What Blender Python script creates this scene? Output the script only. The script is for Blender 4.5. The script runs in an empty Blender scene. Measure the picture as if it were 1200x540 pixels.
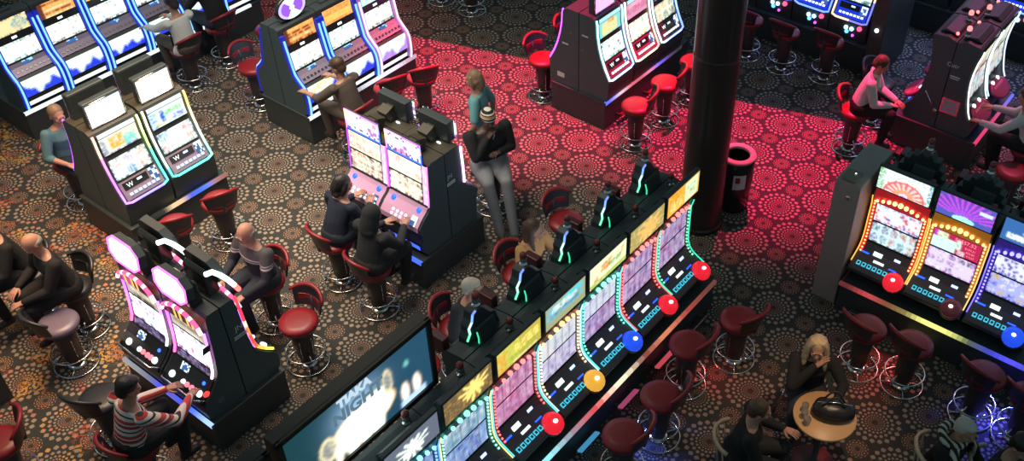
import bpy, bmesh, math, random
import numpy as np
from mathutils import Vector, Matrix
PI = math.pi
scene = bpy.context.scene
C = scene.collection
rnd = random.Random(7)
# ------------------------------------------------------------------ plan grid
# The machine islands all stand on one grid; a runs along the rows (away from the
# viewer), b runs across them.
AL = math.radians(54.2)
AX = (math.cos(AL), math.sin(AL)); BX = (math.sin(AL), -math.cos(AL))
def W(s, t, z=0.0): return Vector((s*AX[0]+t*BX[0], s*AX[1]+t*BX[1], z))
FACE = {'+b': 54.2, '-a': -35.8, '-b': 234.2, '+a': 144.2}      # rz for a thing whose front is local -y
DIRANG = {'+b': -35.8, '-a': 234.2, '-b': 144.2, '+a': 54.2}
def rad(d): return math.radians(d)
def srgb(r, g, b):
    f = lambda c: (c/255/12.92) if c/255 <= .04045 else ((c/255+.055)/1.055)**2.4
    return (f(r), f(g), f(b))

# ------------------------------------------------------------------ materials
MATS = {}
def mat(name, base, rough=.5, metal=0., emit=None, es=0., spec=.5, coat=0.):
    if name in MATS: return MATS[name]
    m = bpy.data.materials.new(name); m.use_nodes = True
    p = m.node_tree.nodes['Principled BSDF']
    p.inputs['Base Color'].default_value = (*base, 1)
    p.inputs['Roughness'].default_value = rough
    p.inputs['Metallic'].default_value = metal
    p.inputs['Specular IOR Level'].default_value = spec
    p.inputs['Coat Weight'].default_value = coat
    if emit:
        p.inputs['Emission Color'].default_value = (*emit, 1)
        p.inputs['Emission Strength'].default_value = es
    MATS[name] = m
    return m
def noisy(name, c1, c2, scale=20., rough=.6, metal=0., bump=0., detail=3):
    """a material of two tones mixed by noise"""
    if name in MATS: return MATS[name]
    m = mat(name, c1, rough, metal); nt = m.node_tree; p = nt.nodes['Principled BSDF']
    tc = nt.nodes.new('ShaderNodeTexCoord'); n = nt.nodes.new('ShaderNodeTexNoise')
    n.inputs['Scale'].default_value = scale; n.inputs['Detail'].default_value = detail
    nt.links.new(tc.outputs['Object'], n.inputs['Vector'])
    mx = nt.nodes.new('ShaderNodeMix'); mx.data_type = 'RGBA'
    mx.inputs[6].default_value = (*c1, 1); mx.inputs[7].default_value = (*c2, 1)
    nt.links.new(n.outputs['Fac'], mx.inputs[0]); nt.links.new(mx.outputs[2], p.inputs['Base Color'])
    if bump:
        b = nt.nodes.new('ShaderNodeBump'); b.inputs['Strength'].default_value = bump; b.inputs['Distance'].default_value = .01
        nt.links.new(n.outputs['Fac'], b.inputs['Height']); nt.links.new(b.outputs['Normal'], p.inputs['Normal'])
    return m
def stripes(name, stops, period, axis=2, offset=0., rough=.8):
    """cloth with repeating bands along one local axis; stops = [(pos, colour), ...]"""
    if name in MATS: return MATS[name]
    m = mat(name, stops[0][1], rough); nt = m.node_tree; p = nt.nodes['Principled BSDF']
    tc = nt.nodes.new('ShaderNodeTexCoord'); sx = nt.nodes.new('ShaderNodeSeparateXYZ')
    nt.links.new(tc.outputs['Object'], sx.inputs[0])
    a = nt.nodes.new('ShaderNodeMath'); a.operation = 'MULTIPLY_ADD'
    a.inputs[1].default_value = 1/period; a.inputs[2].default_value = offset
    nt.links.new(sx.outputs[axis], a.inputs[0])
    fr = nt.nodes.new('ShaderNodeMath'); fr.operation = 'FRACT'; nt.links.new(a.outputs[0], fr.inputs[0])
    cr = nt.nodes.new('ShaderNodeValToRGB'); cr.color_ramp.interpolation = 'CONSTANT'
    e = cr.color_ramp.elements
    while len(e) < len(stops): e.new(.5)
    for i, (pos, c) in enumerate(stops): e[i].position = pos; e[i].color = (*c, 1)
    nt.links.new(fr.outputs[0], cr.inputs[0]); nt.links.new(cr.outputs[0], p.inputs['Base Color'])
    return m
def glow(name, col, st):
    """a lamp surface"""
    if name in MATS: return MATS[name]
    return mat(name, tuple(.3*c for c in col), .3, 0., col, st)
def colglow(name, st):
    """a display or LED strip: emits the colours stored on its faces"""
    if name in MATS: return MATS[name]
    m = bpy.data.materials.new(name); m.use_nodes = True; nt = m.node_tree
    p = nt.nodes['Principled BSDF']
    p.inputs['Base Color'].default_value = (.01, .012, .014, 1); p.inputs['Roughness'].default_value = .25
    at = nt.nodes.new('ShaderNodeAttribute'); at.attribute_name = 'Col'
    nt.links.new(at.outputs['Color'], p.inputs['Emission Color']); p.inputs['Emission Strength'].default_value = st
    MATS[name] = m
    return m
BLACK = noisy('black_laminate', (.042, .054, .058), (.05, .062, .067), 14, .42)
SIDE = noisy('charcoal_side_panel', (.055, .095, .108), (.066, .108, .122), 10, .45)
PLINTH = noisy('plinth_black', (.040, .052, .056), (.048, .06, .064), 9, .5)
BROWN = noisy('brown_top_panel', (.05, .043, .03), (.065, .055, .038), 12, .5)
GLOSS = mat('gloss_black', (.025, .03, .032), .15)
CHROME = mat('chrome', (.78, .8, .8), .16, 1.)
STEEL = noisy('brushed_steel', (.3, .31, .32), (.38, .39, .4), 30, .32, 1.)
RED = noisy('red_leather', (.23, .012, .02), (.28, .015, .024), 30, .38, bump=.05)
BLACKLEATHER = noisy('black_leather', (.02, .023, .03), (.028, .03, .038), 40, .35, bump=.05)
WRAP = noisy('pedestal_dark_red', (.045, .036, .038), (.055, .042, .044), 18, .45)
DECKPINK = mat('pink_deck', (.35, .06, .16), .3)
DECKGREY = mat('dark_deck', (.085, .072, .08), .38)
DECKSILVER = mat('silver_deck', (.42, .34, .46), .28, .3)
SCR = colglow('display', 1.35)
SCRHI = colglow('bright_display', 2.2)
LED = colglow('led_strip', 3.2)
LEDSOFT = colglow('soft_led_strip', 1.6)
WHITEPRINT = mat('white_print', (.7, .75, .75), .5)
LABELGLOW = glow('lit_white_label', (.85, 1, .97), 1.6)

# ------------------------------------------------------------------ mesh building
class MB:
    """collects faces for ONE mesh"""
    def __init__(s): s.v = []; s.f = []; s.m = []; s.c = []; s.mi = 0; s.col = (1, 1, 1)
    def face(s, pts, col=None):
        i = len(s.v); s.v += [tuple(p) for p in pts]; s.f.append(tuple(range(i, i+len(pts)))); s.m.append(s.mi); s.c.append(col or s.col)
    def mesh(s, vs, fs, cols=None):
        i = len(s.v); s.v += [tuple(p) for p in vs]
        for k, f in enumerate(fs):
            s.f.append(tuple(i+j for j in f)); s.m.append(s.mi); s.c.append(cols[k] if cols else s.col)
    def box(s, c, d, rz=0., rx=0.):
        x, y, z = d[0]/2, d[1]/2, d[2]/2
        vs = [Vector((a*x, b*y, e*z)) for a in (-1, 1) for b in (-1, 1) for e in (-1, 1)]
        M = Matrix.Translation(c) @ Matrix.Rotation(rz, 4, 'Z') @ Matrix.Rotation(rx, 4, 'X')
        s.mesh([M @ v for v in vs], [(0, 1, 3, 2), (4, 6, 7, 5), (0, 4, 5, 1), (2, 3, 7, 6), (0, 2, 6, 4), (1, 5, 7, 3)])
    def prism(s, poly, x0, x1):
        """polygon of (y, z) run along x"""
        n = len(poly)
        vs = [(x0, y, z) for y, z in poly]+[(x1, y, z) for y, z in poly]
        fs = [tuple(range(n)), tuple(range(2*n-1, n-1, -1))]+[(i, i+n, (i+1) % n+n, (i+1) % n) for i in range(n)]
        s.mesh(vs, fs)
    def vprism(s, poly, z0, z1):
        """polygon of (x, y) run upward"""
        n = len(poly)
        vs = [(x, y, z0) for x, y in poly]+[(x, y, z1) for x, y in poly]
        s.mesh(vs, [tuple(range(n-1, -1, -1)), tuple(range(n, 2*n))]+[(i, (i+1) % n, (i+1) % n+n, i+n) for i in range(n)])
    def lathe(s, prof, n=24, c=(0, 0, 0), M=None):
        vs = []; fs = []
        for r, z in prof:
            for k in range(n):
                a = 2*PI*k/n; p = Vector((r*math.cos(a), r*math.sin(a), z))
                if M is not None: p = M @ p
                vs.append((p[0]+c[0], p[1]+c[1], p[2]+c[2]))
        for i in range(len(prof)-1):
            for k in range(n): fs.append((i*n+k, i*n+(k+1) % n, (i+1)*n+(k+1) % n, (i+1)*n+k))
        fs.append(tuple(range(n-1, -1, -1))); fs.append(tuple((len(prof)-1)*n+k for k in range(n)))
        s.mesh(vs, fs)
    def tube(s, pts, r, n=8, closed=False, cols=None, flat=1.):
        """round tube along points; r one radius or one per point; cols one colour per segment"""
        P = [Vector(p) for p in pts]; N = len(P); R = r if isinstance(r, (list, tuple)) else [r]*N
        vs = []; up = None
        for i in range(N):
            if closed: d = P[(i+1) % N]-P[i-1]
            else: d = P[min(i+1, N-1)]-P[max(i-1, 0)]
            d.normalize()
            if up is None:
                up = Vector((0, 0, 1)) if abs(d.z) < .9 else Vector((0, 1, 0))
            e1 = d.cross(up)
            if e1.length < 1e-5: e1 = d.orthogonal()
            e1.normalize(); e2 = e1.cross(d); up = e2
            for k in range(n):
                a = 2*PI*k/n; vs.append(P[i]+R[i]*(math.cos(a)*e1+flat*math.sin(a)*e2))
        fs = []; cs = []
        for i in range(N if closed else N-1):
            j = (i+1) % N
            for k in range(n):
                fs.append((i*n+k, i*n+(k+1) % n, j*n+(k+1) % n, j*n+k)); cs.append(cols[min(i, len(cols)-1)] if cols else s.col)
        if not closed:
            fs.append(tuple(range(n-1, -1, -1))); fs.append(tuple((N-1)*n+k for k in range(n))); cs += [cols[0] if cols else s.col, cols[-1] if cols else s.col]
        s.mesh(vs, fs, cs)
    def ring(s, c, R, r, n=36, m=8):
        s.tube([(c[0]+R*math.cos(2*PI*k/n), c[1]+R*math.sin(2*PI*k/n), c[2]) for k in range(n)], r, m, True)
    def ball(s, c, r, n=12, m=8, M=None):
        rx, ry, rz = r if isinstance(r, (tuple, list)) else (r, r, r)
        vs = []; fs = []
        for i in range(m+1):
            ph = PI*i/m
            for k in range(n):
                a = 2*PI*k/n
                p = Vector((rx*math.sin(ph)*math.cos(a), ry*math.sin(ph)*math.sin(a), rz*math.cos(ph)))
                if M is not None: p = M @ p
                vs.append(p+Vector(c))
        for i in range(m):
            for k in range(n): fs.append((i*n+k, (i+1)*n+k, (i+1)*n+(k+1) % n, i*n+(k+1) % n))
        s.mesh(vs, fs)
    def build(s, name, mats, parent=None, smooth=False, bevel=0., dz=0., loc=None):
        me = bpy.data.meshes.new(name)
        vs = [(x, y, z+dz) for x, y, z in s.v] if dz else s.v
        me.from_pydata(vs, [], s.f)
        mats = mats if isinstance(mats, (list, tuple)) else [mats]
        for m in mats: me.materials.append(m)
        me.polygons.foreach_set('material_index', s.m)
        bm = bmesh.new(); bm.from_mesh(me)
        if not any(m in (SCR, SCRHI, LED, LEDSOFT) for m in mats): bmesh.ops.remove_doubles(bm, verts=bm.verts, dist=1e-5)
        bmesh.ops.recalc_face_normals(bm, faces=bm.faces)
        bm.to_mesh(me); bm.free()
        if any(m in (SCR, SCRHI, LED, LEDSOFT) for m in mats):
            a = me.attributes.new('Col', 'FLOAT_COLOR', 'CORNER')
            data = np.ones((len(me.loops), 4), np.float32)
            for p in me.polygons:
                data[p.loop_start:p.loop_start+p.loop_total, :3] = s.c[p.index]
            a.data.foreach_set('color', data.ravel())
        if smooth: me.polygons.foreach_set('use_smooth', [True]*len(me.polygons))
        o = bpy.data.objects.new(name, me); C.objects.link(o)
        if parent: o.parent = parent
        if loc is not None: o.location = loc
        if bevel:
            b = o.modifiers.new('bevel', 'BEVEL'); b.width = bevel; b.segments = 2; b.limit_method = 'ANGLE'; b.angle_limit = rad(35)
        return o
def tag(o, label, cat, group=None, kind=None):
    if label: o['label'] = label
    if cat: o['category'] = cat
    if group: o['group'] = group
    if kind: o['kind'] = kind
    return o
def thing(name, label, cat, loc, rz=0., group=None):
    o = bpy.data.objects.new(name, None); C.objects.link(o); o.empty_display_size = .1
    o.location = loc; o.rotation_euler = (0, 0, rad(rz))
    return tag(o, label, cat, group)
def dup(root, loc, rz, label, group=None):
    r = root.copy(); C.objects.link(r); r.location = loc; r.rotation_euler = (0, 0, rad(rz)); r['label'] = label
    if group: r['group'] = group
    for ch in list(root.children):
        c = ch.copy(); C.objects.link(c); c.parent = r
        for g in list(ch.children):
            d = g.copy(); C.objects.link(d); d.parent = c
    return r
def lettering(name, text, size, material, parent, M, depth=.002, spacing=1., bold=0.):
    cu = bpy.data.curves.new(name, 'FONT'); cu.body = text; cu.size = size; cu.extrude = depth
    cu.offset = bold; cu.align_x = 'CENTER'; cu.align_y = 'CENTER'; cu.space_character = spacing
    tmp = bpy.data.objects.new('tmp', cu); C.objects.link(tmp)
    dg = bpy.context.evaluated_depsgraph_get(); me = bpy.data.meshes.new_from_object(tmp.evaluated_get(dg))
    bpy.data.objects.remove(tmp)
    me.transform(M); me.materials.clear(); me.materials.append(material)
    o = bpy.data.objects.new(name, me); C.objects.link(o); o.parent = parent
    return o

# ------------------------------------------------------------------ display pictures
def soft(a):
    k = np.pad(a, ((1, 1), (1, 1), (0, 0)), mode='edge')
    return .4*a+.15*(k[:-2, 1:-1]+k[2:, 1:-1]+k[1:-1, :-2]+k[1:-1, 2:])
def hexc(h): return srgb(int(h[0:2], 16), int(h[2:4], 16), int(h[4:6], 16))
WHT = (.80, 1.0, .93)
def pic_reels(nx, ny, rg, bg=WHT, ink=('e04070', 'f0a030', '8040c0', '40a0e0'), cols=5, rows=3, head=None, frame='302040', amt=.8):
    a = np.zeros((ny, nx, 3)); a[:] = bg
    ink = [hexc(h) for h in ink]
    for r in range(rows):
        for c in range(cols):
            if rg.random() > amt: continue
            cx, cy = (c+.5)/cols*nx, (r+.5)/rows*ny*(.8 if head else 1.); k = ink[rg.randrange(len(ink))]
            for y in range(ny):
                for x in range(nx):
                    dx, dy = (x+.5-cx)/(nx/cols*.42), (y+.5-cy)/(ny/rows*.42)
                    if dx*dx+dy*dy < 1 and rg.random() < .62: a[y, x] = np.array(k)*.9 if rg.random() < .7 else np.array(bg)*.7
    if head:
        h = hexc(head); a[int(ny*.84):] = h
        for x in range(nx):
            if rg.random() < .5: a[int(ny*.88):, x] = WHT
    if frame:
        f = hexc(frame)
        for y in range(ny):
            if rg.random() < .6: a[y, 0] = f
            if rg.random() < .6: a[y, -1] = f
        for x in range(nx):
            if rg.random() < .5: a[0, x] = f
            if rg.random() < .35: a[-1, x] = f
    return a
def pic_busy(nx, ny, rg, cols=('d8c8f0', 'ffffff', 'e890c0', '9078c0', 'f0e0ff', 'b060a0', '704898'), grid=5):
    """the dense symbol picture of the bulb-framed machines"""
    P = [np.array(hexc(h)) for h in cols]; a = np.zeros((ny, nx, 3))
    for y in range(ny):
        for x in range(nx):
            a[y, x] = P[rg.randrange(len(P))]*.9 if rg.random() < .45 else P[0]*.95
    for c in range(1, grid): a[:, int(c*nx/grid)] *= .55
    return a
def pic_white(nx, ny, rg, tint=WHT, edge='4060a0', ink=None, n=5):
    a = np.zeros((ny, nx, 3)); a[:] = tint
    e = np.array(hexc(edge))
    for x in range(nx):
        for q in range(2):
            if rg.random() < .45: a[q, x] = e*.8
            if rg.random() < .25: a[ny-1-q, x] = e
    for k in range(n):
        x, y = rg.randrange(0, max(1, nx-2)), rg.randrange(0, max(1, ny-2)); c = np.array(hexc(rg.choice(ink))) if ink else e
        a[y:y+2, x:x+2] = c
    return a
def pic_rows(nx, ny, rg, bg='ffe080', rows=('e06020', 'fff0c0', 'd03020'), side=None):
    a = np.zeros((ny, nx, 3)); a[:] = hexc(bg)
    for r in range(0, ny, 3):
        c = np.array(hexc(rg.choice(rows)))
        for x in range(2, nx-2):
            if rg.random() < .7: a[r:r+2, x] = c
    if side: a[:, :max(2, nx//7)] = hexc(side)
    return a
def pic_splash(nx, ny, rg, bg='5a5e68', core='f4fff0', rays=13, R=.42, cx=.5, cy=.5, spark=None):
    a = np.zeros((ny, nx, 3)); a[:] = hexc(bg); k = np.array(hexc(core))
    for y in range(ny):
        for x in range(nx):
            dx, dy = (x+.5)/nx-cx, ((y+.5)/ny-cy)*.62
            r = math.hypot(dx, dy); th = math.atan2(dy, dx)
            if r < R*(.62+.38*math.cos(rays*th)*(.6+.4*math.sin(3*th))): a[y, x] = k*1.1
            elif spark and rg.random() < .16: a[y, x] = hexc(spark)
    return a
def pic_rays(nx, ny, rg):
    a = np.zeros((ny, nx, 3))
    c1, c2, c3 = np.array(hexc('7a48d8')), np.array(hexc('d060e0')), np.array(hexc('5868c8'))
    for y in range(ny):
        for x in range(nx):
            dx, dy = (x+.5)/nx-.48, (y+.5)/ny-.1
            th = math.atan2(dy, dx*1.6); k = (math.sin(th*30) > 0.2)
            r = math.hypot(dx*1.2, dy)
            a[y, x] = c3*.75 if r > .95 or dy < .12 else (c2 if k else c1)*(1.05-.35*r)
    for y in range(ny):
        for x in range(nx):
            u, v = (x+.5)/nx, (y+.5)/ny
            if ((u-.5)/.2)**2+((v-.08)/.14)**2 < 1: a[y, x] = hexc('a8ffe8')
            if .74 < u < .97 and .62 < v < .76: a[y, x] = hexc('c8e8ff')
    return a
def pic_wheel(nx, ny, rg):
    a = np.zeros((ny, nx, 3))
    for y in range(ny):
        for x in range(nx):
            u, v = (x+.5)/nx, (y+.5)/ny
            dx, dy = (u-.52)*1.75, v+.02; r = math.hypot(dx, dy); th = math.atan2(dy, dx)
            if r < .18: c = hexc('fff0ff') if int(th*9) % 2 else hexc('b060d0')
            elif r < .34: c = hexc('f0a070')
            elif r < .62: c = hexc('e87070') if int(th*6+.3) % 2 else hexc('f8d8d0')
            elif r < .70: c = hexc('e06868')
            else:
                c = WHT if rg.random() < .86 else hexc(rg.choice(('d04050', '70c080', '6070c0')))
                if u < .1 and rg.random() < .5: c = hexc('60b070')
                if u > .93 and rg.random() < .5: c = hexc('4080a0')
            a[y, x] = c
    return a
def pic_blocks(nx, ny, rg, bg, blocks):
    """rectangles (u0, v0, u1, v1, colour, fill chance) on a plain ground"""
    a = np.zeros((ny, nx, 3)); a[:] = hexc(bg)
    for u0, v0, u1, v1, c, pr in blocks:
        k = hexc(c)
        for y in range(int(v0*ny), max(int(v0*ny)+1, int(v1*ny))):
            for x in range(int(u0*nx), max(int(u0*nx)+1, int(u1*nx))):
                if y < ny and x < nx and rg.random() < pr: a[y, x] = k
    return a
# ------------------------------------------------------------------ slot machines
class Slot:
    """one cabinet: origin at the middle of its back edge, front towards local -y"""
    def __init__(s, label, group, S, T, face, w, zb, path, top, name='slot_machine', body=None):
        s.root = thing(name, label, 'slot machine', W(S, T, zb), FACE[face], group)
        s.w = w; s.zb = zb; s.path = path
        s.L = [0.]
        for i in range(1, len(path)): s.L.append(s.L[-1]+math.hypot(path[i][0]-path[i-1][0], path[i][1]-path[i-1][1]))
        m = MB()
        poly = [(0, zb)]+[(-d, z) for d, z in path]+[(-d, z) for d, z in top]
        m.mi = 0; n = len(poly)
        m.mesh([(-w/2, y, z) for y, z in poly]+[(w/2, y, z) for y, z in poly], [tuple(range(n)), tuple(range(2*n-1, n-1, -1))])
        for i in range(n):
            j = (i+1) % n; m.mi = 2 if len(path) <= i < n-1 or i == len(path) else 1
            (y0, z0), (y1, z1) = poly[i], poly[j]
            m.face([(-w/2, y0, z0), (w/2, y0, z0), (w/2, y1, z1), (-w/2, y1, z1)])
        s.cab = m.build('cabinet', body or [SIDE, BLACK, BLACK], s.root, dz=-zb)
    def lz(s, z):
        p = s.path
        for i in range(1, len(p)):
            if p[i][1] >= z: 
                k = (z-p[i-1][1])/max(1e-6, p[i][1]-p[i-1][1]); return s.L[i-1]+k*(s.L[i]-s.L[i-1])
        return s.L[-1]
    def at(s, l):
        p, L = s.path, s.L
        l = min(max(l, 0), L[-1])
        for i in range(1, len(p)):
            if L[i] >= l-1e-9: break
        k = (l-L[i-1])/max(1e-6, L[i]-L[i-1])
        d = p[i-1][0]+k*(p[i][0]-p[i-1][0]); z = p[i-1][1]+k*(p[i][1]-p[i-1][1])
        td, tz = p[i][0]-p[i-1][0], p[i][1]-p[i-1][1]; q = math.hypot(td, tz)
        # soften the normal across the joints
        nd, nz = tz/q, -td/q
        for j, sgn in ((i-1, -1), (i+1, 1)):
            if 0 < j < len(p):
                dist = abs(l-(L[i-1] if sgn < 0 else L[i]))
                if dist < .03:
                    a, b = p[j][0]-p[j-1][0], p[j][1]-p[j-1][1]; r = math.hypot(a, b); f = .5*(1-dist/.03)
                    nd += f*b/r; nz -= f*a/r
        q = math.hypot(nd, nz)
        return d, z, nd/q, nz/q
    def P(s, x, l, off):
        d, z, nd, nz = s.at(l); return (x, -(d+off*nd), z+off*nz)
    def slab(s, name, z0, z1, x0, x1, off=.012, pic=None, m=None, parent=None, th=None, lens=None, rows=None):
        """a panel lying on the front, from height z0 to z1"""
        l0, l1 = (s.lz(z0), s.lz(z1)) if lens is None else lens
        b = MB(); th = th or off+.004
        if pic is not None and pic.shape[0] > 4 and pic.shape[1] > 6: pic = soft(pic)
        if pic is not None: ny, nx = pic.shape[:2]
        else: nx = 1; ny = rows or max(2, int((l1-l0)/.05))
        V = [[s.P(x0+(x1-x0)*i/nx, l0+(l1-l0)*j/ny, off) for i in range(nx+1)] for j in range(ny+1)]
        K = [[s.P(x0+(x1-x0)*i/nx, l0+(l1-l0)*j/ny, off-th) for i in (0, nx)] for j in range(ny+1)]
        for j in range(ny):
            for i in range(nx):
                b.face([V[j][i], V[j][i+1], V[j+1][i+1], V[j+1][i]], tuple(pic[j, i]) if pic is not None else None)
        b.col = (0, 0, 0) if pic is not None else (1, 1, 1)
        for j in range(ny):
            b.face([V[j][0], V[j+1][0], K[j+1][0], K[j][0]]); b.face([V[j][nx], K[j][1], K[j+1][1], V[j+1][nx]])
        b.face([V[0][0], K[0][0], K[0][1], V[0][nx]]); b.face([V[ny][0], V[ny][nx], K[ny][1], K[ny][0]])
        return b.build(name, m or (SCR if pic is not None else BLACK), parent or s.root, dz=-s.zb)
    def curve(s, x, z0, z1, off=.02, n=14):
        l0, l1 = s.lz(z0), s.lz(z1); return [s.P(x, l0+(l1-l0)*i/n, off) for i in range(n+1)]
    def led(s, name, pts, r, cols, m=None, k=8):
        N = len(pts)-1
        cs = [cols[min(len(cols)-1, int(i*len(cols)/N))] for i in range(N)]
        b = MB(); b.tube(pts, r, k, cols=cs); return b.build(name, m or LED, s.root, True, dz=-s.zb)
    def buttons(s, z, xs, size, m, name='button', depth=.012, parent=None, dl=.0):
        for x in xs:
            b = MB(); l = s.lz(z)+dl; q = [s.P(x+a*size[0]/2, l+c*size[1]/2, depth) for a, c in ((-1, -1), (1, -1), (1, 1), (-1, 1))]
            k = [s.P(x+a*size[0]/2, l+c*size[1]/2, -.004) for a, c in ((-1, -1), (1, -1), (1, 1), (-1, 1))]
            b.mesh(q+k, [(0, 1, 2, 3), (0, 4, 5, 1), (1, 5, 6, 2), (2, 6, 7, 3), (3, 7, 4, 0)])
            b.build(name, m, parent or s.root, dz=-s.zb)
    def roundbutton(s, z, x, r, h, m, name='button', parent=None, dl=0., off=.014):
        l = s.lz(z)+dl; d, zz, nd, nz = s.at(l); c = Vector(s.P(x, l, off)); nrm = Vector((0, -nd, nz))
        M = nrm.to_track_quat('Z', 'Y').to_matrix().to_4x4()
        b = MB(); b.lathe([(r*1.06, -.004), (r, h*.45), (r*.86, h*.8), (r*.5, h*.97), (.002, h)], 16, c, M)
        return b.build(name, m, parent or s.root, True, dz=-s.zb)
    def signal(s, x, d, z, lit=None):
        """the little tower lamp on the roof"""
        b = MB(); b.lathe([(.04, 0), (.04, .012), (.022, .02), (.022, .035)], 14, (x, -d, z)); 
        o = b.build('signal_lamp', CHROME, s.root, True, dz=-s.zb)
        b = MB(); b.lathe([(.03, .03), (.034, .036), (.034, .075), (.03, .08)], 14, (x, -d, z)); b.build('lens', glass_l, o, True, dz=-s.zb)
        b = MB(); b.lathe([(.03, .08), (.033, .086), (.033, .12), (.022, .135), (.002, .14)], 14, (x, -d, z)); b.build('cap', lit or glass_r, o, True, dz=-s.zb)
glass_l = mat('smoked_lens', (.18, .2, .2), .12)
glass_r = mat('red_lens', (.28, .05, .05), .15)
def lamp(col, st=3.): return glow('lamp_%02x%02x%02x_%d' % (tuple(int(min(1, c)*255) for c in col)+(int(st*10),)), col, st)
BLUE = (.02, .10, 1.); CYAN = (.05, .75, .9); TEAL = (.03, .75, .55); REDC = (1., .02, .04); WHC = (.9, 1., 1.); PINK = (1., .25, .75)
PURP = (.55, .08, 1.); YEL = (1., .72, .12); GREEN = (.03, .8, .35); ORNG = (1., .33, .05); WARM = (1., .85, .55)
def mixc(a, b, k): return tuple(a[i]*(1-k)+b[i]*k for i in range(3))
def scl(a, k): return tuple(k*c for c in a)

def dome_mat(c):
    return mat('dome_%02x%02x%02x' % tuple(int(min(1, k)*255) for k in c), scl(c, .8), .25, 0., c, .75 if max(c) > .5 else .1)
_bulbs = {}
def bulb_mesh(m):
    if m.name not in _bulbs:
        b = MB(); b.ball((0, 0, 0), 1., 10, 6); q = b.build('bulb', m, None, True); _bulbs[m.name] = q.data; bpy.data.objects.remove(q)
    return _bulbs[m.name]
def put_bulb(me, parent, p, r, dz=-.42):
    q = bpy.data.objects.new('bulb', me); C.objects.link(q); q.parent = parent; q.location = (p[0], p[1], p[2]+dz); q.scale = (r, r, r); return q

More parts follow.
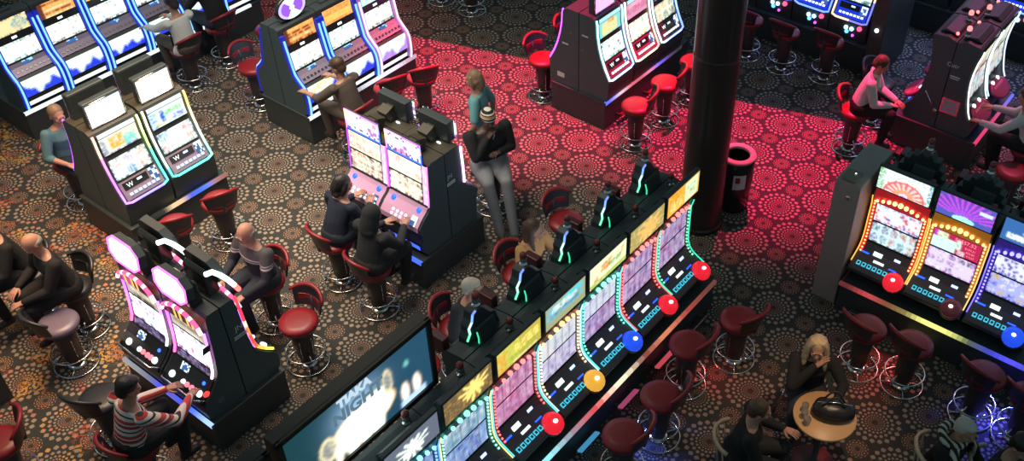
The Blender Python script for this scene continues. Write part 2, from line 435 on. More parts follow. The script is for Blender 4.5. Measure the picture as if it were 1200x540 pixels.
# --- the bulb-framed machines of the two long rows
WPATH = [(.42, .42), (.50, .50), (.565, .555), (.57, .59), (.52, .62), (.42, .665), (.33, .715), (.28, .78), (.255, .86), (.25, .95), (.25, 1.36), (.275, 1.43), (.28, 1.50), (.25, 1.56), (.2, 1.60)]
def wave(label, group, S, T, face, top=None, mains=None, bulb=None, side=None, button=None, frame=(.02, .02, .022), seed=0, rear=False, extra=None, w=.645, hood=None, signal=True, sidecol=None):
    rg = random.Random(seed)
    o = Slot(label, group, S, T, face, w, .42, WPATH, [(.05, 1.62), (0, 1.62)])
    nx, ny = (12, 8) if rear else (34, 15)
    mains = mains or [pic_busy(nx, ny, rg), pic_busy(nx, ny, rg)]
    if rear: mains = [pic_white(nx, ny, rg, edge='6080c0', ink=('c080d0', '6090d0', 'e0a0b0'), n=10)*1.2 for _ in (0, 1)]
    mains = [q*.85 for q in mains]
    o.slab('main_display', .83, 1.09, -w*.40, w*.40, .014, mains[0], SCRHI if rear and hood is True else None)
    o.slab('upper_display', 1.11, 1.34, -w*.40, w*.40, .014, mains[1], SCRHI if rear and hood is True else None)
    # roof display standing on its bracket
    if not hood:
        m = MB(); m.box((0, -.325, 1.745), (w*.955, .05, .305)); cs = m.build('roof_display', BLACK, o.root, dz=-.42, bevel=.006)
        b = MB(); pc = soft(top) if top is not None else pic_busy(nx, ny, rg); py, px = pc.shape[:2]; x0, x1, z0, z1 = -w*.45, w*.45, 1.612, 1.878
        for j in range(py):
            for i in range(px):
                X = [x0+(x1-x0)*(i+a)/px for a in (0, 1)]; Z = [z0+(z1-z0)*(j+a)/py for a in (0, 1)]
                b.face([(X[0], -.353, Z[0]), (X[1], -.353, Z[0]), (X[1], -.353, Z[1]), (X[0], -.353, Z[1])], tuple(pc[j, i]))
        b.build('picture', SCR, cs, dz=-.42)
        m = MB(); m.prism([(-.14, 1.56), (-.30, 1.6), (-.30, 1.82), (-.25, 1.80), (-.12, 1.64)], -w*.3, w*.3); m.build('bracket', BLACK, o.root, dz=-.42)
    # deck with its lobe, buttons and small read-outs
    dk = o.slab('button_deck', .595, .80, -w*.47, w*.47, .012, m=DECKGREY)
    if button is not None or side is not None:
        m = MB(); l = o.lz(.615); d, z, nd, nz = o.at(l); M = Vector((0, -nd, nz)).to_track_quat('Z', 'Y').to_matrix().to_4x4()
        m.lathe([(.115, -.04), (.12, -.03), (.118, .016), (.105, .022), (.002, .022)], 24, o.P(w*.31, l, 0), M); m.build('deck_lobe', DECKGREY, dk, True, dz=-.42)
    bm = lamp((.06, .55, .75), 1.1)
    o.buttons(.635, [-.235+.062*k for k in range(6)], (.044, .05), bm, depth=.022)
    if not rear: o.buttons(.635, [-.235+.062*k for k in range(6)], (.024, .026), GLOSS, 'button_face', .0235)
    o.buttons(.715, [-.09], (.10, .055), LABELGLOW, 'small_display', .018)
    o.buttons(.672, [-.04], (.12, .028), LABELGLOW, 'small_display', .018)
    o.buttons(.70, [-.225], (.085, .018), lamp(BLUE, 2.2), 'small_display', .018)
    o.buttons(.735, [.13], (.07, .03), lamp((.45, .55, 1), 2.), 'small_display', .018)
    o.buttons(.665, [.13], (.09, .016), lamp(BLUE, 2.), 'small_display', .018)
    if not rear: lettering('lettering', 'W', .05, BLACK, o.root, Matrix.Translation(Vector(o.P(-.11, o.lz(.715), .019))-Vector((0, 0, .42))) @ Matrix.Rotation(rad(30), 4, 'X'), .001)
    if button is not None:
        o.roundbutton(.613, w*.31, .108, .075, dome_mat(button), 'dome_button')
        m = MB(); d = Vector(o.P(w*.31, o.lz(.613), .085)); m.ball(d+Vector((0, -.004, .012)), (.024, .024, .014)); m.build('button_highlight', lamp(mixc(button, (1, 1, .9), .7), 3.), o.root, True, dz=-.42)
    # header and side bulbs
    if bulb is not None:
        if max(frame) < .1: frame = tuple(.02+.16*c for c in bulb)
        hm = mat('frame_%02x%02x%02x' % tuple(int(min(1, c)*255) for c in frame), frame, .35)
        if max(frame) > .2: hm.node_tree.nodes['Principled BSDF'].inputs['Emission Color'].default_value = (*frame, 1); hm.node_tree.nodes['Principled BSDF'].inputs['Emission Strength'].default_value = .35
        hp_ = o.slab('header_panel', 1.345, 1.53, -w*.47, w*.47, .012, m=hm)
        sp_ = {sg: o.slab('side_panel', .70, 1.345, min(sg*w*.41, sg*w*.49), max(sg*w*.41, sg*w*.49), .016, m=hm) for sg in (-1, 1)}
        bm_ = bulb_mesh(lamp(mixc(bulb, (1, 1, .85), .2), 2.2))
        nb_ = 9 if max(frame) > .2 else 7
        for k in range(nb_):
            u = -1+2*k/(nb_-1); r = .017+.012*(1-abs(u)); lift = .05*(1-u*u)
            put_bulb(bm_, hp_, o.P(u*w*.40, o.lz(1.40)+lift*1.2, .03), r)
        sd = side if side is not None else bulb
        for sg in (-1, 1):
            sc = sd
            bm_ = bulb_mesh(lamp(mixc(sc, (1, 1, .85), .16), 1.9))
            for p in o.curve(sg*w*.44, .70, 1.38, .028, 15): put_bulb(bm_, sp_[sg], p, .0115)
            e = o.curve(sg*w*.493, .63, 1.45, .028, 18)
            o.led('edge_light', e, .007, [scl(sidecol or sc, .9)], LEDSOFT)
    if signal: o.signal(*((.2, .07, 1.62) if not rear else (-.02, .14, 1.62 if not hood else 1.94)))
    m = MB(); m.ball((.06, -.13, 1.625), (.012, .012, .008), 8, 5); m.build('status_light', lamp((.8, .95, 1), 3.), o.root, True, dz=-.42)
    if hood:   # wavy black roof board, its edge lit (rear machines)
        hp = [(.18, 1.57), (.165, 1.66), (.125, 1.72), (.135, 1.79), (.09, 1.84), (.075, 1.92), (.02, 1.95), (-.04, 1.93), (-.09, 1.86), (-.13, 1.80), (-.20, 1.76), (-.23, 1.66), (-.26, 1.57)]
        if hood == 'spiky': hp = [(.24, 1.57), (.25, 1.68), (.20, 1.70), (.21, 1.78), (.15, 1.79), (.13, 1.86), (.08, 1.84), (.04, 1.91), (-.02, 1.87), (-.07, 1.92), (-.11, 1.85), (-.17, 1.86), (-.18, 1.78), (-.24, 1.76), (-.22, 1.69), (-.26, 1.66), (-.25, 1.57)]
        m = MB(); n_ = len(hp)
        m.mesh([(x, -.08, z) for x, z in hp]+[(x, -.20, z) for x, z in hp], [tuple(range(n_)), tuple(range(2*n_-1, n_-1, -1))]+[(q, q+n_, (q+1) % n_+n_, (q+1) % n_) for q in range(n_)])
        hd = m.build('roof_board', BLACK, o.root, dz=-.42, bevel=.006)
        if hood != 'spiky':
            fine = []
            for i in range(1, 6):
                for q in range(4): fine.append(Vector((hp[i][0]+.006, -.09, hp[i][1])).lerp(Vector((hp[i+1][0]+.006, -.09, hp[i+1][1])), q/4))
            m = MB(); m.tube(fine, .0115, 6, cols=[(.15, .9, .55), (.3, .95, .7), (.6, .95, 1), (.25, .5, 1), (.7, .85, 1), (.12, .22, 1.), (.1, .15, .9)][:7]*1 if False else [((.15, .9, .5), (.4, .95, .7), (.6, .95, 1), (.2, .4, 1), (.15, .25, 1))[min(4, int(i*5/len(fine)))] for i in range(len(fine))])
            m.build('edge_light', LEDSOFT, hd, True, dz=-.42)
        m = MB(); m.prism([(-.0, 1.60), (-.09, 1.60), (-.09, 1.76), (-.06, 1.74), (-.02, 1.66)], -.16, .08); fin = m.build('rear_fin', BLACK, o.root, dz=-.42, bevel=.01)
        if hood != 'spiky':
            m = MB(); m.tube([(.10, -.02, 1.625), (.10, -.02, 1.65), (.09, -.03, 1.68), (.085, -.05, 1.73)], .007, 6); m.col = (1, 1, 1); m.build('edge_light', lamp((.05, .8, .4), 1.2), fin, True, dz=-.42)
        m = MB(); m.box((.27, -.34, 1.585), (.08, .17, .17)); m.build('card_unit', mat('dark_red_plastic', (.10, .02, .025), .35), o.root, dz=-.42, bevel=.008)
    return o

# --- cabinets with an LED loop round a slanted face
APATH = [(.47, .45), (.495, .60), (.50, .76), (.475, .82), (.405, .95), (.345, 1.10), (.30, 1.26), (.272, 1.42), (.262, 1.60), (.24, 1.635)]
def slant(label, group, S, T, face, cols, pics, deck=DECKSILVER, head=WHC, seed=0, w=.6, topper=True, rear=False, topcol=WHT, name='slot_machine', body=None, wm='W'):
    rg = random.Random(seed)
    o = Slot(label, group, S, T, face, w, .45, APATH, [(.18, 1.66), (.0, 1.66)], body=body or [SIDE, BLACK, BROWN])
    x = w*.39
    o.slab('upper_display', 1.34, 1.555, -x, x, .014, pics[0]); o.slab('main_display', 1.03, 1.275, -x, x, .014, pics[1])
    o.slab('lit_header', 1.565, 1.61, -x, x, .02, np.full((2, 4, 3), scl(head, .8)))
    dk = o.slab('button_deck', .80, 1.0, -x*1.04, x*1.04, .016, m=deck)
    o.slab('ticket_panel', .905, .985, -x*.9, x*.45, .022, m=GLOSS, parent=dk)
    if not rear: lettering('lettering', wm, .075, LABELGLOW, o.root, Matrix.Translation(Vector(o.P(-x*.55, o.lz(.94), .026))-Vector((0, 0, .45))) @ Matrix.Rotation(rad(62), 4, 'X'), .001)
    o.buttons(.955, [.0], (.06, .025), lamp((.6, .8, 1), 1.8), 'small_display', .03)
    o.slab('lit_plate', .87, 1.0, x*.55, x*.97, .022, pic_white(5, 5, rg, n=2))
    for k in range(7): o.buttons(.85, [-x*.72+k*.058], (.038, .03), lamp((.5, .7, 1), 1.5) if deck is DECKSILVER else LABELGLOW, depth=.026)
    zz = [1.60, 1.42, 1.2, 1.0, .86, .80]
    L = o.curve(-w*.465, .795, 1.615, .02, 16)[::-1]; R = o.curve(w*.465, .795, 1.615, .02, 16)
    bot = [o.P(-w*.465+w*.93*k/8, o.lz(.775), .02) for k in range(9)]
    if len(cols) >= 3:
        o.led('led_loop', L+bot[1:-1]+R, .0135, [scl(c, 1.) for c in cols], LED)
    else: o.led('led_loop', L+bot[1:-1]+R, .0135, cols, LED)
    if topper:
        m = MB(); m.box((0, -.14, 1.81), (w*.76, .10, .34)); tp = m.build('topper', BLACK, o.root, dz=-.45, bevel=.02)
        b = MB(); tx, y = w*.345, -.196
        fr = []
        b.mesh([(-tx, y, 1.672), (tx, y, 1.672), (tx, y, 1.948), (-tx, y, 1.948)], [(0, 1, 2, 3)], [scl(topcol, 1.)])
        b.build('lit_sign', SCRHI, tp, dz=-.45)
        m = MB(); pts = [(sx*(tx+.012)+(0), y, z) for sx, z in ((-1, 1.662), (1, 1.662), (1, 1.958), (-1, 1.958))]
        m.tube([pts[0], ((pts[0][0]+pts[1][0])/2, y, 1.662), pts[1], pts[2], ((pts[2][0]+pts[3][0])/2, y, 1.958), pts[3]], .012, 6, True); m.build('rim', CHROME, tp, True, dz=-.45)
        m = MB(); m.box((0, -.10, 1.66), (.10, .06, .06)); m.build('stand', BLACK, o.root, dz=-.45)
    return o

# --- tall cabinets with three stacked faces and a lit belly
BPATH = [(.40, .45), (.44, .50), (.45, .58), (.455, .66), (.45, .78), (.43, .845), (.37, .90), (.29, .985), (.262, 1.03), (.235, 1.16), (.21, 1.30), (.18, 1.45), (.165, 1.60), (.16, 1.64)]
def stack(label, group, S, T, face, side, pics, belly, seed=0, w=.64, topper=None, rear=False, name='slot_machine', deck=DECKSILVER):
    rg = random.Random(seed)
    o = Slot(label, group, S, T, face, w, .45, BPATH, [(.12, 1.66), (0, 1.66)])
    x = w*.385
    o.slab('upper_display', 1.395, 1.60, -x, x, .014, pics[0]); o.slab('main_display', 1.06, 1.30, -x, x, .014, pics[1])
    o.slab('name_strip', 1.31, 1.385, -x, x, .01, m=GLOSS)
    if not rear: o.buttons(1.345, [-.01], (.07, .03), LABELGLOW, 'small_display', .014)
    dk = o.slab('button_deck', .89, 1.03, -x*1.08, x*1.08, .02, m=deck)
    o.slab('small_display', .985, 1.035, -x*.3, x*.3, .026, pic_white(6, 3, rg, tint=(.3, .7, 1)), parent=dk)
    for k in range(8): o.buttons(.93, [-x*.8+k*.062], (.035, .026), STEEL, depth=.03)
    o.slab('lit_belly', .635, .85, -x*1.05, x*1.05, .02, belly)
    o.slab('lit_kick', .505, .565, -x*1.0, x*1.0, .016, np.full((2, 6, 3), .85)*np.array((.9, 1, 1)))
    for sg in (-1, 1):
        q = o.slab('side_fin', .5, 1.56, min(sg*w*.40, sg*w*.498), max(sg*w*.40, sg*w*.498), .045, m=mat('fin_blue' if side is BLUE else 'fin_violet', (.03, .05, .5) if side is BLUE else (.35, .2, .5), .3, emit=(.01, .03, 1) if side is BLUE else (.5, .3, 1), es=.22), th=.05)
        o.led('edge_light', o.curve(sg*w*.455, .5, 1.50, .056, 18), .014, [mixc(side, (.35, .9, 1), .6) if side is BLUE else mixc(side, WHC, .6)], LEDSOFT)
    m = MB(); m.box((-.02, -.05, 1.668), (.3, .07, .015)); m.build('roof_plate', BLACK, o.root, dz=-.45)
    if topper is not None:
        m = MB(); m.tube([(0, -.10, 1.64), (0, -.10, 1.70)], .03, 10); m.build('stand', BLACK, o.root, dz=-.45)
        M = Matrix.Rotation(rad(90), 4, 'X'); Mx = Matrix.Diagonal((1.15, .78, 1, 1))
        m = MB(); m.lathe([(.20, -.03), (.215, -.02), (.215, .02), (.20, .03)], 28, (0, -.10, 1.84), M @ Mx); tp = m.build('topper', GLOSS, o.root, True, dz=-.45)
        b = MB()
        for j in range(5):
            for k in range(28):
                a0, a1 = 2*PI*k/28, 2*PI*(k+1)/28; r0, r1 = .19*j/5, .19*(j+1)/5
                pt = lambda r, a: (1.15*r*math.cos(a), -.133, 1.84+.78*r*math.sin(a))
                c = WHT if abs(math.cos(a0)) < .55 or j < 1 else ((.3, .1, 1) if j < 4 else (.6, .5, 1))
                b.face([pt(r0, a0), pt(r1, a0), pt(r1, a1), pt(r0, a1)], c)
        b.build('lit_sign', SCR, tp, dz=-.45)
    return o

# --- slim cabinets with eight-sided roof signs and a neon arch
DPATH = [(.36, .42), (.42, .47), (.435, .56), (.43, .64), (.40, .69), (.31, .77), (.235, .86), (.205, .94), (.185, 1.1), (.17, 1.3), (.16, 1.5), (.15, 1.62)]
def slim(label, group, S, T, face, seed=0, w=.66, rear=False):
    rg = random.Random(seed)
    o = Slot(label, group, S, T, face, w, .42, DPATH, [(.12, 1.64), (0, 1.64)], body=[SIDE, BLACK, BLACK])
    x = w*.37; n = (10, 6) if rear else (24, 14)
    o.slab('main_display', .95, 1.24, -x, x, .014, pic_white(n[0], n[1], rg, tint=(.75, .85, 1.), edge='503070', ink=('a04060', '403060'), n=9), SCRHI)
    o.slab('upper_display', 1.26, 1.40, -x, x, .014, pic_rows(n[0], max(6, n[1]//2), rg, 'b0a890', ('504838', 'd8d0c0', '807060')))
    o.slab('lower_display', .86, .935, -x, x, .014, pic_blocks(n[0], 5, rg, '30203c', [(0, 0, 1, 1, '9080a8', .35)]))
    for sg in (-1, 1):
        o.led('edge_light', o.curve(sg*w*.43, .86, 1.42, .02, 14), .013, [(1, .12, .45), (.85, .15, .8), (.6, .12, 1)] if sg < 0 else [(1, .75, .85), (1, .4, .9), (.7, .2, 1)], LED)
    m = MB(); arc = []
    for k in range(17):
        u = -1+2*k/16; arc.append(o.P(u*w*.44, o.lz(1.44)+.15*(1-u*u)**.6, .05))
    m.tube(arc, .02, 8, cols=[(1, .06, .16) if k % 3 else (1, .5, .6) for k in range(16)]); m.build('neon_arch', LED, o.root, True, dz=-.42)
    m = MB()
    for k in range(16):
        a, b = Vector(arc[k]), Vector(arc[k+1]); z = 1.43
        m.face([a, b, (b.x, b.y, z), (a.x, a.y, z)], hexc(rg.choice(('502030', 'c04080', 'f0c060', '301828', '802050'))))
    m.build('arch_picture', SCR, o.root, dz=-.42)
    dk = o.slab('button_deck', .655, .845, -w*.46, w*.46, .014, m=GLOSS)
    for xx, r, c in ((-.20, .035, WHC), (.10, .028, REDC), (.155, .028, REDC), (-.03, .026, WHC), (.03, .026, REDC), (.215, .034, WHC)):
        o.roundbutton(.715, xx, r, .022, lamp(c if c is not REDC else (1, .2, .25), 1.7))
    o.roundbutton(.79, .21, .018, .014, lamp(BLUE, 4.))
    o.slab('lit_label', .775, .84, -.14, -.02, .02, pic_white(6, 5, rg, n=4), SCR)
    if not rear: o.led('handle_bar', [(-.31, -.40, .70), (-.25, -.47, .725), (.25, -.47, .725), (.31, -.40, .70)], .009, [(1, 1, 1)], CHROME)
    # roof sign
    m = MB(); oc = [(-.215, -.06), (-.13, -.13), (.13, -.13), (.215, -.06), (.215, .06), (.13, .13), (-.13, .13), (-.215, .06)]
    Mt = Matrix.Translation((0, -.17, 1.885)) @ Matrix.Rotation(rad(-8), 4, 'X')
    def ring8(k, y): return [Mt @ Vector((px*k, y, pz*k)) for px, pz in oc]
    f, b = ring8(1.1, -.03), ring8(1.1, .05); m.mesh(f+b, [tuple(range(8)), tuple(range(15, 7, -1))]+[(i, i+8, (i+1) % 8+8, (i+1) % 8) for i in range(8)])
    tp = m.build('roof_sign', BLACK, o.root, dz=-.42)
    b = MB(); b.mesh(ring8(1., -.034), [tuple(range(8))], [(.95, .92, 1.0)]); b.build('lit_face', SCRHI, tp, dz=-.42)
    m = MB(); m.prism([(-.02, 1.64), (-.16, 1.64), (-.15, 1.78), (-.08, 1.95), (-.03, 1.9)], -.16, .16); m.build('sign_mount', GLOSS, o.root, dz=-.42, bevel=.02)
    if rear: return o
    b = MB(); b.tube(ring8(1.06, -.034), .011, 6, True, cols=[(.9, .12, .9)]); b.build('neon_rim', LED, tp, True, dz=-.42)
    return o

# --- upright cabinets with a glowing column beside the screen
CPATH = [(.38, .42), (.43, .48), (.445, .74), (.47, .80), (.475, .85), (.40, .93), (.31, 1.0), (.275, 1.05), (.262, 1.15), (.255, 1.3), (.245, 1.45), (.235, 1.60)]
def tower(label, group, S, T, face, seed=0, w=.62, rear=False, edge=(PURP, BLUE), signal=False):
    rg = random.Random(seed)
    o = Slot(label, group, S, T, face, w, .42, CPATH, [(.20, 1.62), (0, 1.62)], body=[SIDE, BLACK, BROWN])
    n = (12, 8) if rear else (26, 16)
    x0, x1 = -w*.47, w*.34
    o.slab('main_display', 1.075, 1.325, x0, x1, .016, pic_reels(n[0], n[1], rg, hexc('f4f4d8'), ('a03040', '803040', 'd07040', 'b04060'), 5, 3, None, '402040', .75))
    o.slab('upper_display', 1.345, 1.57, x0, x1, .016, pic_reels(n[0], n[1], rg, hexc('fff4dc'), ('f0b0a0', 'e0a080', 'f8d0b0'), 5, 2, None, None, .6))
    q = o.slab('light_column', 1.07, 1.59, w*.36, w*.485, .018, np.array([[mixc((.8, .45, .9), (.95, .75, 1), rg.random()) for i in range(2)] for j in range(10)]), SCR)
    o.led('edge_light', o.curve(w*.49, 1.06, 1.60, .022, 10), .008, [PINK], LEDSOFT); o.led('edge_light', o.curve(-w*.49, 1.06, 1.60, .022, 10), .008, [PURP], LEDSOFT)
    dk = o.slab('button_deck', .815, 1.035, -w*.48, w*.46, .018, m=mat('lilac_deck', (.75, .42, .66), .35))
    for k in range(4):
        o.roundbutton(.875, -.13+k*.065, .017, .014, LABELGLOW); o.roundbutton(.91, -.13+k*.065, .017, .014, LABELGLOW)
    o.roundbutton(.985, -.20, .034, .018, lamp(BLUE, 2.6)); o.roundbutton(.985, .19, .034, .018, lamp(BLUE, 2.6))
    o.slab('lit_plate', .86, .94, .15, .24, .024, pic_white(4, 4, rg, n=1))
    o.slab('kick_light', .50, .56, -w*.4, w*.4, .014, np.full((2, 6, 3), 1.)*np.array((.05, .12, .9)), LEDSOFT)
    # roof screen on a stand
    m = MB(); m.box((0, -.265+(.04 if rear else 0), 1.755), (w*(.70 if rear else .84), .03+(.08 if rear else 0), .25)); tp = m.build('roof_display', BLACK, o.root, dz=-.42, bevel=.006)
    b = MB(); pc = pic_white(18, 9, rg, tint=(.82, 1, .92), edge='a060c0', ink=('c080d0', 'e0a0c0'), n=4)
    for j in range(9):
        for i in range(18):
            X = [-w*.40+w*.80*(i+a)/18 for a in (0, 1)]; Z = [1.642+.226*(j+a)/9 for a in (0, 1)]
            b.face([(X[0], -.2815, Z[0]), (X[1], -.2815, Z[0]), (X[1], -.2815, Z[1]), (X[0], -.2815, Z[1])], tuple(pc[j, i]))
    b.build('picture', SCR, tp, dz=-.42)
    b = MB(); hx = w*.42; b.tube([(-hx, -.283, 1.633), (0, -.283, 1.633), (hx, -.283, 1.633), (hx, -.283, 1.755), (hx, -.283, 1.877), (0, -.283, 1.877), (-hx, -.283, 1.877), (-hx, -.283, 1.755)], .008, 6, True, cols=[BLUE, BLUE, scl(edge[1], 1), (.3, .2, 1), PURP, PINK, (1, .5, .2), PINK]); b.build('neon_rim', LED, tp, True, dz=-.42)
    if rear: bpy.data.objects.remove(bpy.data.objects[[c.name for c in tp.children if c.name.startswith('neon_rim')][0]])
    m = MB(); m.box((.02, -.10, 1.70), (.15, .12, .17), rx=rad(-20)); m.box((.02, -.19, 1.76), (.10, .16, .05)); m.build('stand', BROWN, o.root, dz=-.42)
    m = MB(); m.ball((-.12, -.12, 1.625), (.035, .015, .012), 8, 5); m.build('status_light', LABELGLOW, o.root, True, dz=-.42)
    return o

# --- curved-screen cabinets seen from the side
IPATH = [(.42, .45), (.46, .52), (.455, .60), (.43, .66), (.375, .73), (.335, .82), (.30, .95), (.27, 1.1), (.255, 1.25), (.26, 1.40), (.28, 1.55), (.31, 1.68), (.315, 1.74)]
def curvy(label, group, S, T, face, edge, seed=0, w=.66, rear=False):
    rg = random.Random(seed)
    o = Slot(label, group, S, T, face, w, .45, IPATH, [(.28, 1.76), (.12, 1.78), (0, 1.74)], body=[SIDE, BLACK, BLACK])
    n = (10, 10) if rear else (24, 30)
    x = w*.40
    o.slab('main_display', .98, 1.30, -x, x, .016, pic_reels(n[0], n[1]//2, rg, (.5, .62, .6), ('e04060', '503080', 'e0a040', '903050'), 5, 3, None, '301828', .95))
    o.slab('upper_display', 1.32, 1.66, -x, x, .016, pic_rows(n[0], n[1]//2, rg, 'a8b8a0', ('c09040', '903030', 'd0d0b0', '806030')))
    for sg in (() if rear else (-1, 1)): o.led('edge_light', o.curve(sg*w*.47, .72, 1.72, .03, 18), .011, [mixc(edge, WHC, .6), mixc(edge, WHC, .8)], LEDSOFT)
    m = MB(); l = o.lz(.70); d, z, nd, nz = o.at(l); M = (Vector((0, -.55, .83))).to_track_quat('Z', 'Y').to_matrix().to_4x4() @ Matrix.Diagonal((1.3, .8, 1, 1))
    m.lathe([(.17, -.04), (.185, -.02), (.185, .01), (.16, .02), (.002, .02)], 28, (0, -.45, .735), M); dk = m.build('button_deck', DECKPINK, o.root, True, dz=-.45)
    m = MB()
    for r in range(2):
        for k in range(6): m.box(Vector((-.13+k*.05, -.475+r*.055, .735+r*.037)), (.03, .03, .012), rx=rad(34))
    m.build('button_rows', mat('pale_pink_keys', (.8, .35, .5), .3), dk, dz=-.45)
    for k in (-.09, .09):
        o.roundbutton(.80, k, .032, .03, LABELGLOW, 'round_light')
    o.roundbutton(.62, .12, .03, .02, lamp(BLUE, 3.), 'round_light')
    # raked roof with lamps
    m = MB(); m.prism([(-.02, 1.74), (-.11, 1.79), (-.27, 1.775), (-.20, 1.83), (-.05, 1.80)], -w*.36, w*.36); m.build('roof_hood', BLACK, o.root, dz=-.45, bevel=.01)
    o.signal(-.2, .06, 1.80, lamp((1, .35, .35), 1.2))
    m = MB(); m.ball((.22, -.05, 1.80), .022, 10, 6); m.build('status_light', lamp((1, .12, .12), 5.), o.root, True, dz=-.45)
    return o

def plinth(label, s0, s1, t0, t1, z, parts=(), group='machine plinths', name='machine_plinth'):
    """the shared base of an island, from s0..s1 and t0..t1"""
    c = W((s0+s1)/2, (t0+t1)/2); r = thing(name, label, 'plinth', c, 54.2, group)
    a, b = (s1-s0)/2, (t1-t0)/2     # local x along a, local -y along b
    m = MB(); m.box((0, 0, (z-.03)/2), (2*a-.02, 2*b-.02, z-.03)); m.build('body', PLINTH, r)
    m = MB(); m.box((0, 0, z-.015), (2*a, 2*b, .03)); m.build('top_board', BLACK, r, bevel=.006)
    for q in parts:
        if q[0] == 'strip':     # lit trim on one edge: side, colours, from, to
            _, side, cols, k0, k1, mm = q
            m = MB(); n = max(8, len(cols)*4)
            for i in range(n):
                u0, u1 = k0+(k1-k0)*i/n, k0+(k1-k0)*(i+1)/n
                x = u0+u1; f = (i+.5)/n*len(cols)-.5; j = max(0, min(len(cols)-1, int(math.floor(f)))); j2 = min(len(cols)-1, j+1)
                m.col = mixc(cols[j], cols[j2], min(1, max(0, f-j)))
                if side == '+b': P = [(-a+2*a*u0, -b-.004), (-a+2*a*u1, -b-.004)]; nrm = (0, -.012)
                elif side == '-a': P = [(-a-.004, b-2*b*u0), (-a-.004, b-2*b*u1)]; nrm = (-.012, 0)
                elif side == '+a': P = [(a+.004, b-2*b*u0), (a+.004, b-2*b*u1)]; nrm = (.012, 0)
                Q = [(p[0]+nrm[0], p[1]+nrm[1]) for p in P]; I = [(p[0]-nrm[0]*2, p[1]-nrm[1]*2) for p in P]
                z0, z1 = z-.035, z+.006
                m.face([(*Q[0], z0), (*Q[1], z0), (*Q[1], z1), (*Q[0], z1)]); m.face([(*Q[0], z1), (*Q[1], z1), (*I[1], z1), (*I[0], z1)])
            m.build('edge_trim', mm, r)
        if q[0] == 'rest':      # foot rest bar on the floor in front
            _, side, u, mm = q
            if side == '+b':
                m = MB(); m.box((-a+u, -b-.075, .15), (.30, .06, .02), rx=rad(-25)); m.build('foot_rest', mm, r, bevel=.004)
                for k in (-.12, .12):
                    m = MB(); m.box((-a+u+k, -b-.02, .12), (.03, .09, .03)); m.build('foot_rest_bracket', BLACK, r)
            else:
                m = MB(); m.box((-a-.075, b-u, .15), (.06, .30, .02)); m.build('foot_rest', mm, r, bevel=.004)
                m = MB()
                for k in (-.12, .12): m.box((-a-.02, b-u+k, .12), (.09, .03, .03))
                m.build('foot_rest_bracket', BLACK, r)
    return r
# ------------------------------------------------------------------ stools
def make_stool(label, group, seat_mat, loc, rz):
    r = thing('casino_stool', label, 'stool', loc, rz, group)
    m = MB(); m.lathe([(.16, .575), (.195, .585), (.205, .605), (.203, .63), (.185, .652), (.12, .662), (.002, .664)], 32); m.build('seat', seat_mat, r, True)
    m = MB(); m.lathe([(.17, .555), (.185, .558), (.185, .58), (.16, .582)], 28); m.build('seat_pan', BLACK, r, True)
    m = MB(); m.lathe([(.075, .03), (.075, .10), (.095, .14), (.115, .46), (.10, .53), (.08, .56)], 20); pd = m.build('pedestal', WRAP, r, True)
    for a in (-.45, .45, 1.6, -1.6):
        m = MB(); m.lathe([((.0065 if k % 2 else .0012), .17+.026*k) for k in range(11)], 6, (.113*math.sin(a), -.113*math.cos(a), 0)); m.build('stud_strip', CHROME, pd)
    m = MB(); m.ring((0, 0, .018), .222, .0085, 40); 
    for k in range(4):
        a = PI/4+k*PI/2; m.tube([(.05*math.cos(a), .05*math.sin(a), .03), (.222*math.cos(a), .222*math.sin(a), .018)], .007, 6)
    m.lathe([(.10, 0), (.11, .012), (.09, .03), (.06, .04)], 20); m.build('base_ring', CHROME, r, True)
    m = MB(); m.ring((0, 0, .205), .205, .0085, 40)
    for k in range(3):
        a = PI/2+k*2*PI/3; m.tube([(.09*math.cos(a), .09*math.sin(a), .235), (.205*math.cos(a), .205*math.sin(a), .205)], .008, 6)
    m.build('foot_ring', CHROME, r, True)
    # curved back, on local +y
    def band(R, z0, z1, th, a0, a1, n=14, lean=.05, crown=0.):
        m = MB(); V = []
        for i in range(n+1):
            a = a0+(a1-a0)*i/n; u = abs(2*i/n-1); zt = z1-crown*u*u; q = []
            for (rr, z) in ((R, z0), (R+th, z0), (R+th+lean, zt), (R+lean, zt)): q.append((rr*math.sin(a), rr*math.cos(a), z))
            V.append(q)
        for i in range(n):
            for k in range(4): m.face([V[i][k], V[i][(k+1) % 4], V[i+1][(k+1) % 4], V[i+1][k]])
        m.face(V[0]); m.face(V[n][::-1]); return m
    bk = band(.215, .66, .90, .02, -.82, .82, crown=.05).build('backrest', BLACKLEATHER, r, bevel=.005)
    band(.228, .70, .80, .018, -.62, -.08, 8, .012).build('lower_pad', seat_mat, bk, bevel=.006); band(.228, .70, .80, .018, .08, .62, 8, .012).build('lower_pad', seat_mat, bk, bevel=.006)
    m = MB(); pts = []
    for i in range(15):
        a = -.92+1.84*i/14; u = abs(2*i/14-1); pts.append((.278*math.sin(a), .278*math.cos(a), .915-.075*u*u))
    m.tube(pts, [.013+.009*math.sin(PI*i/14)**.5 for i in range(15)], 10); m.build('top_rail', seat_mat, bk, True)
    m = MB(); m.tube([(0, .12, .575), (0, .22, .60), (0, .235, .70), (0, .25, .80)], .022, 8, flat=.6); m.build('back_bracket', BLACK, r, True)
    return r

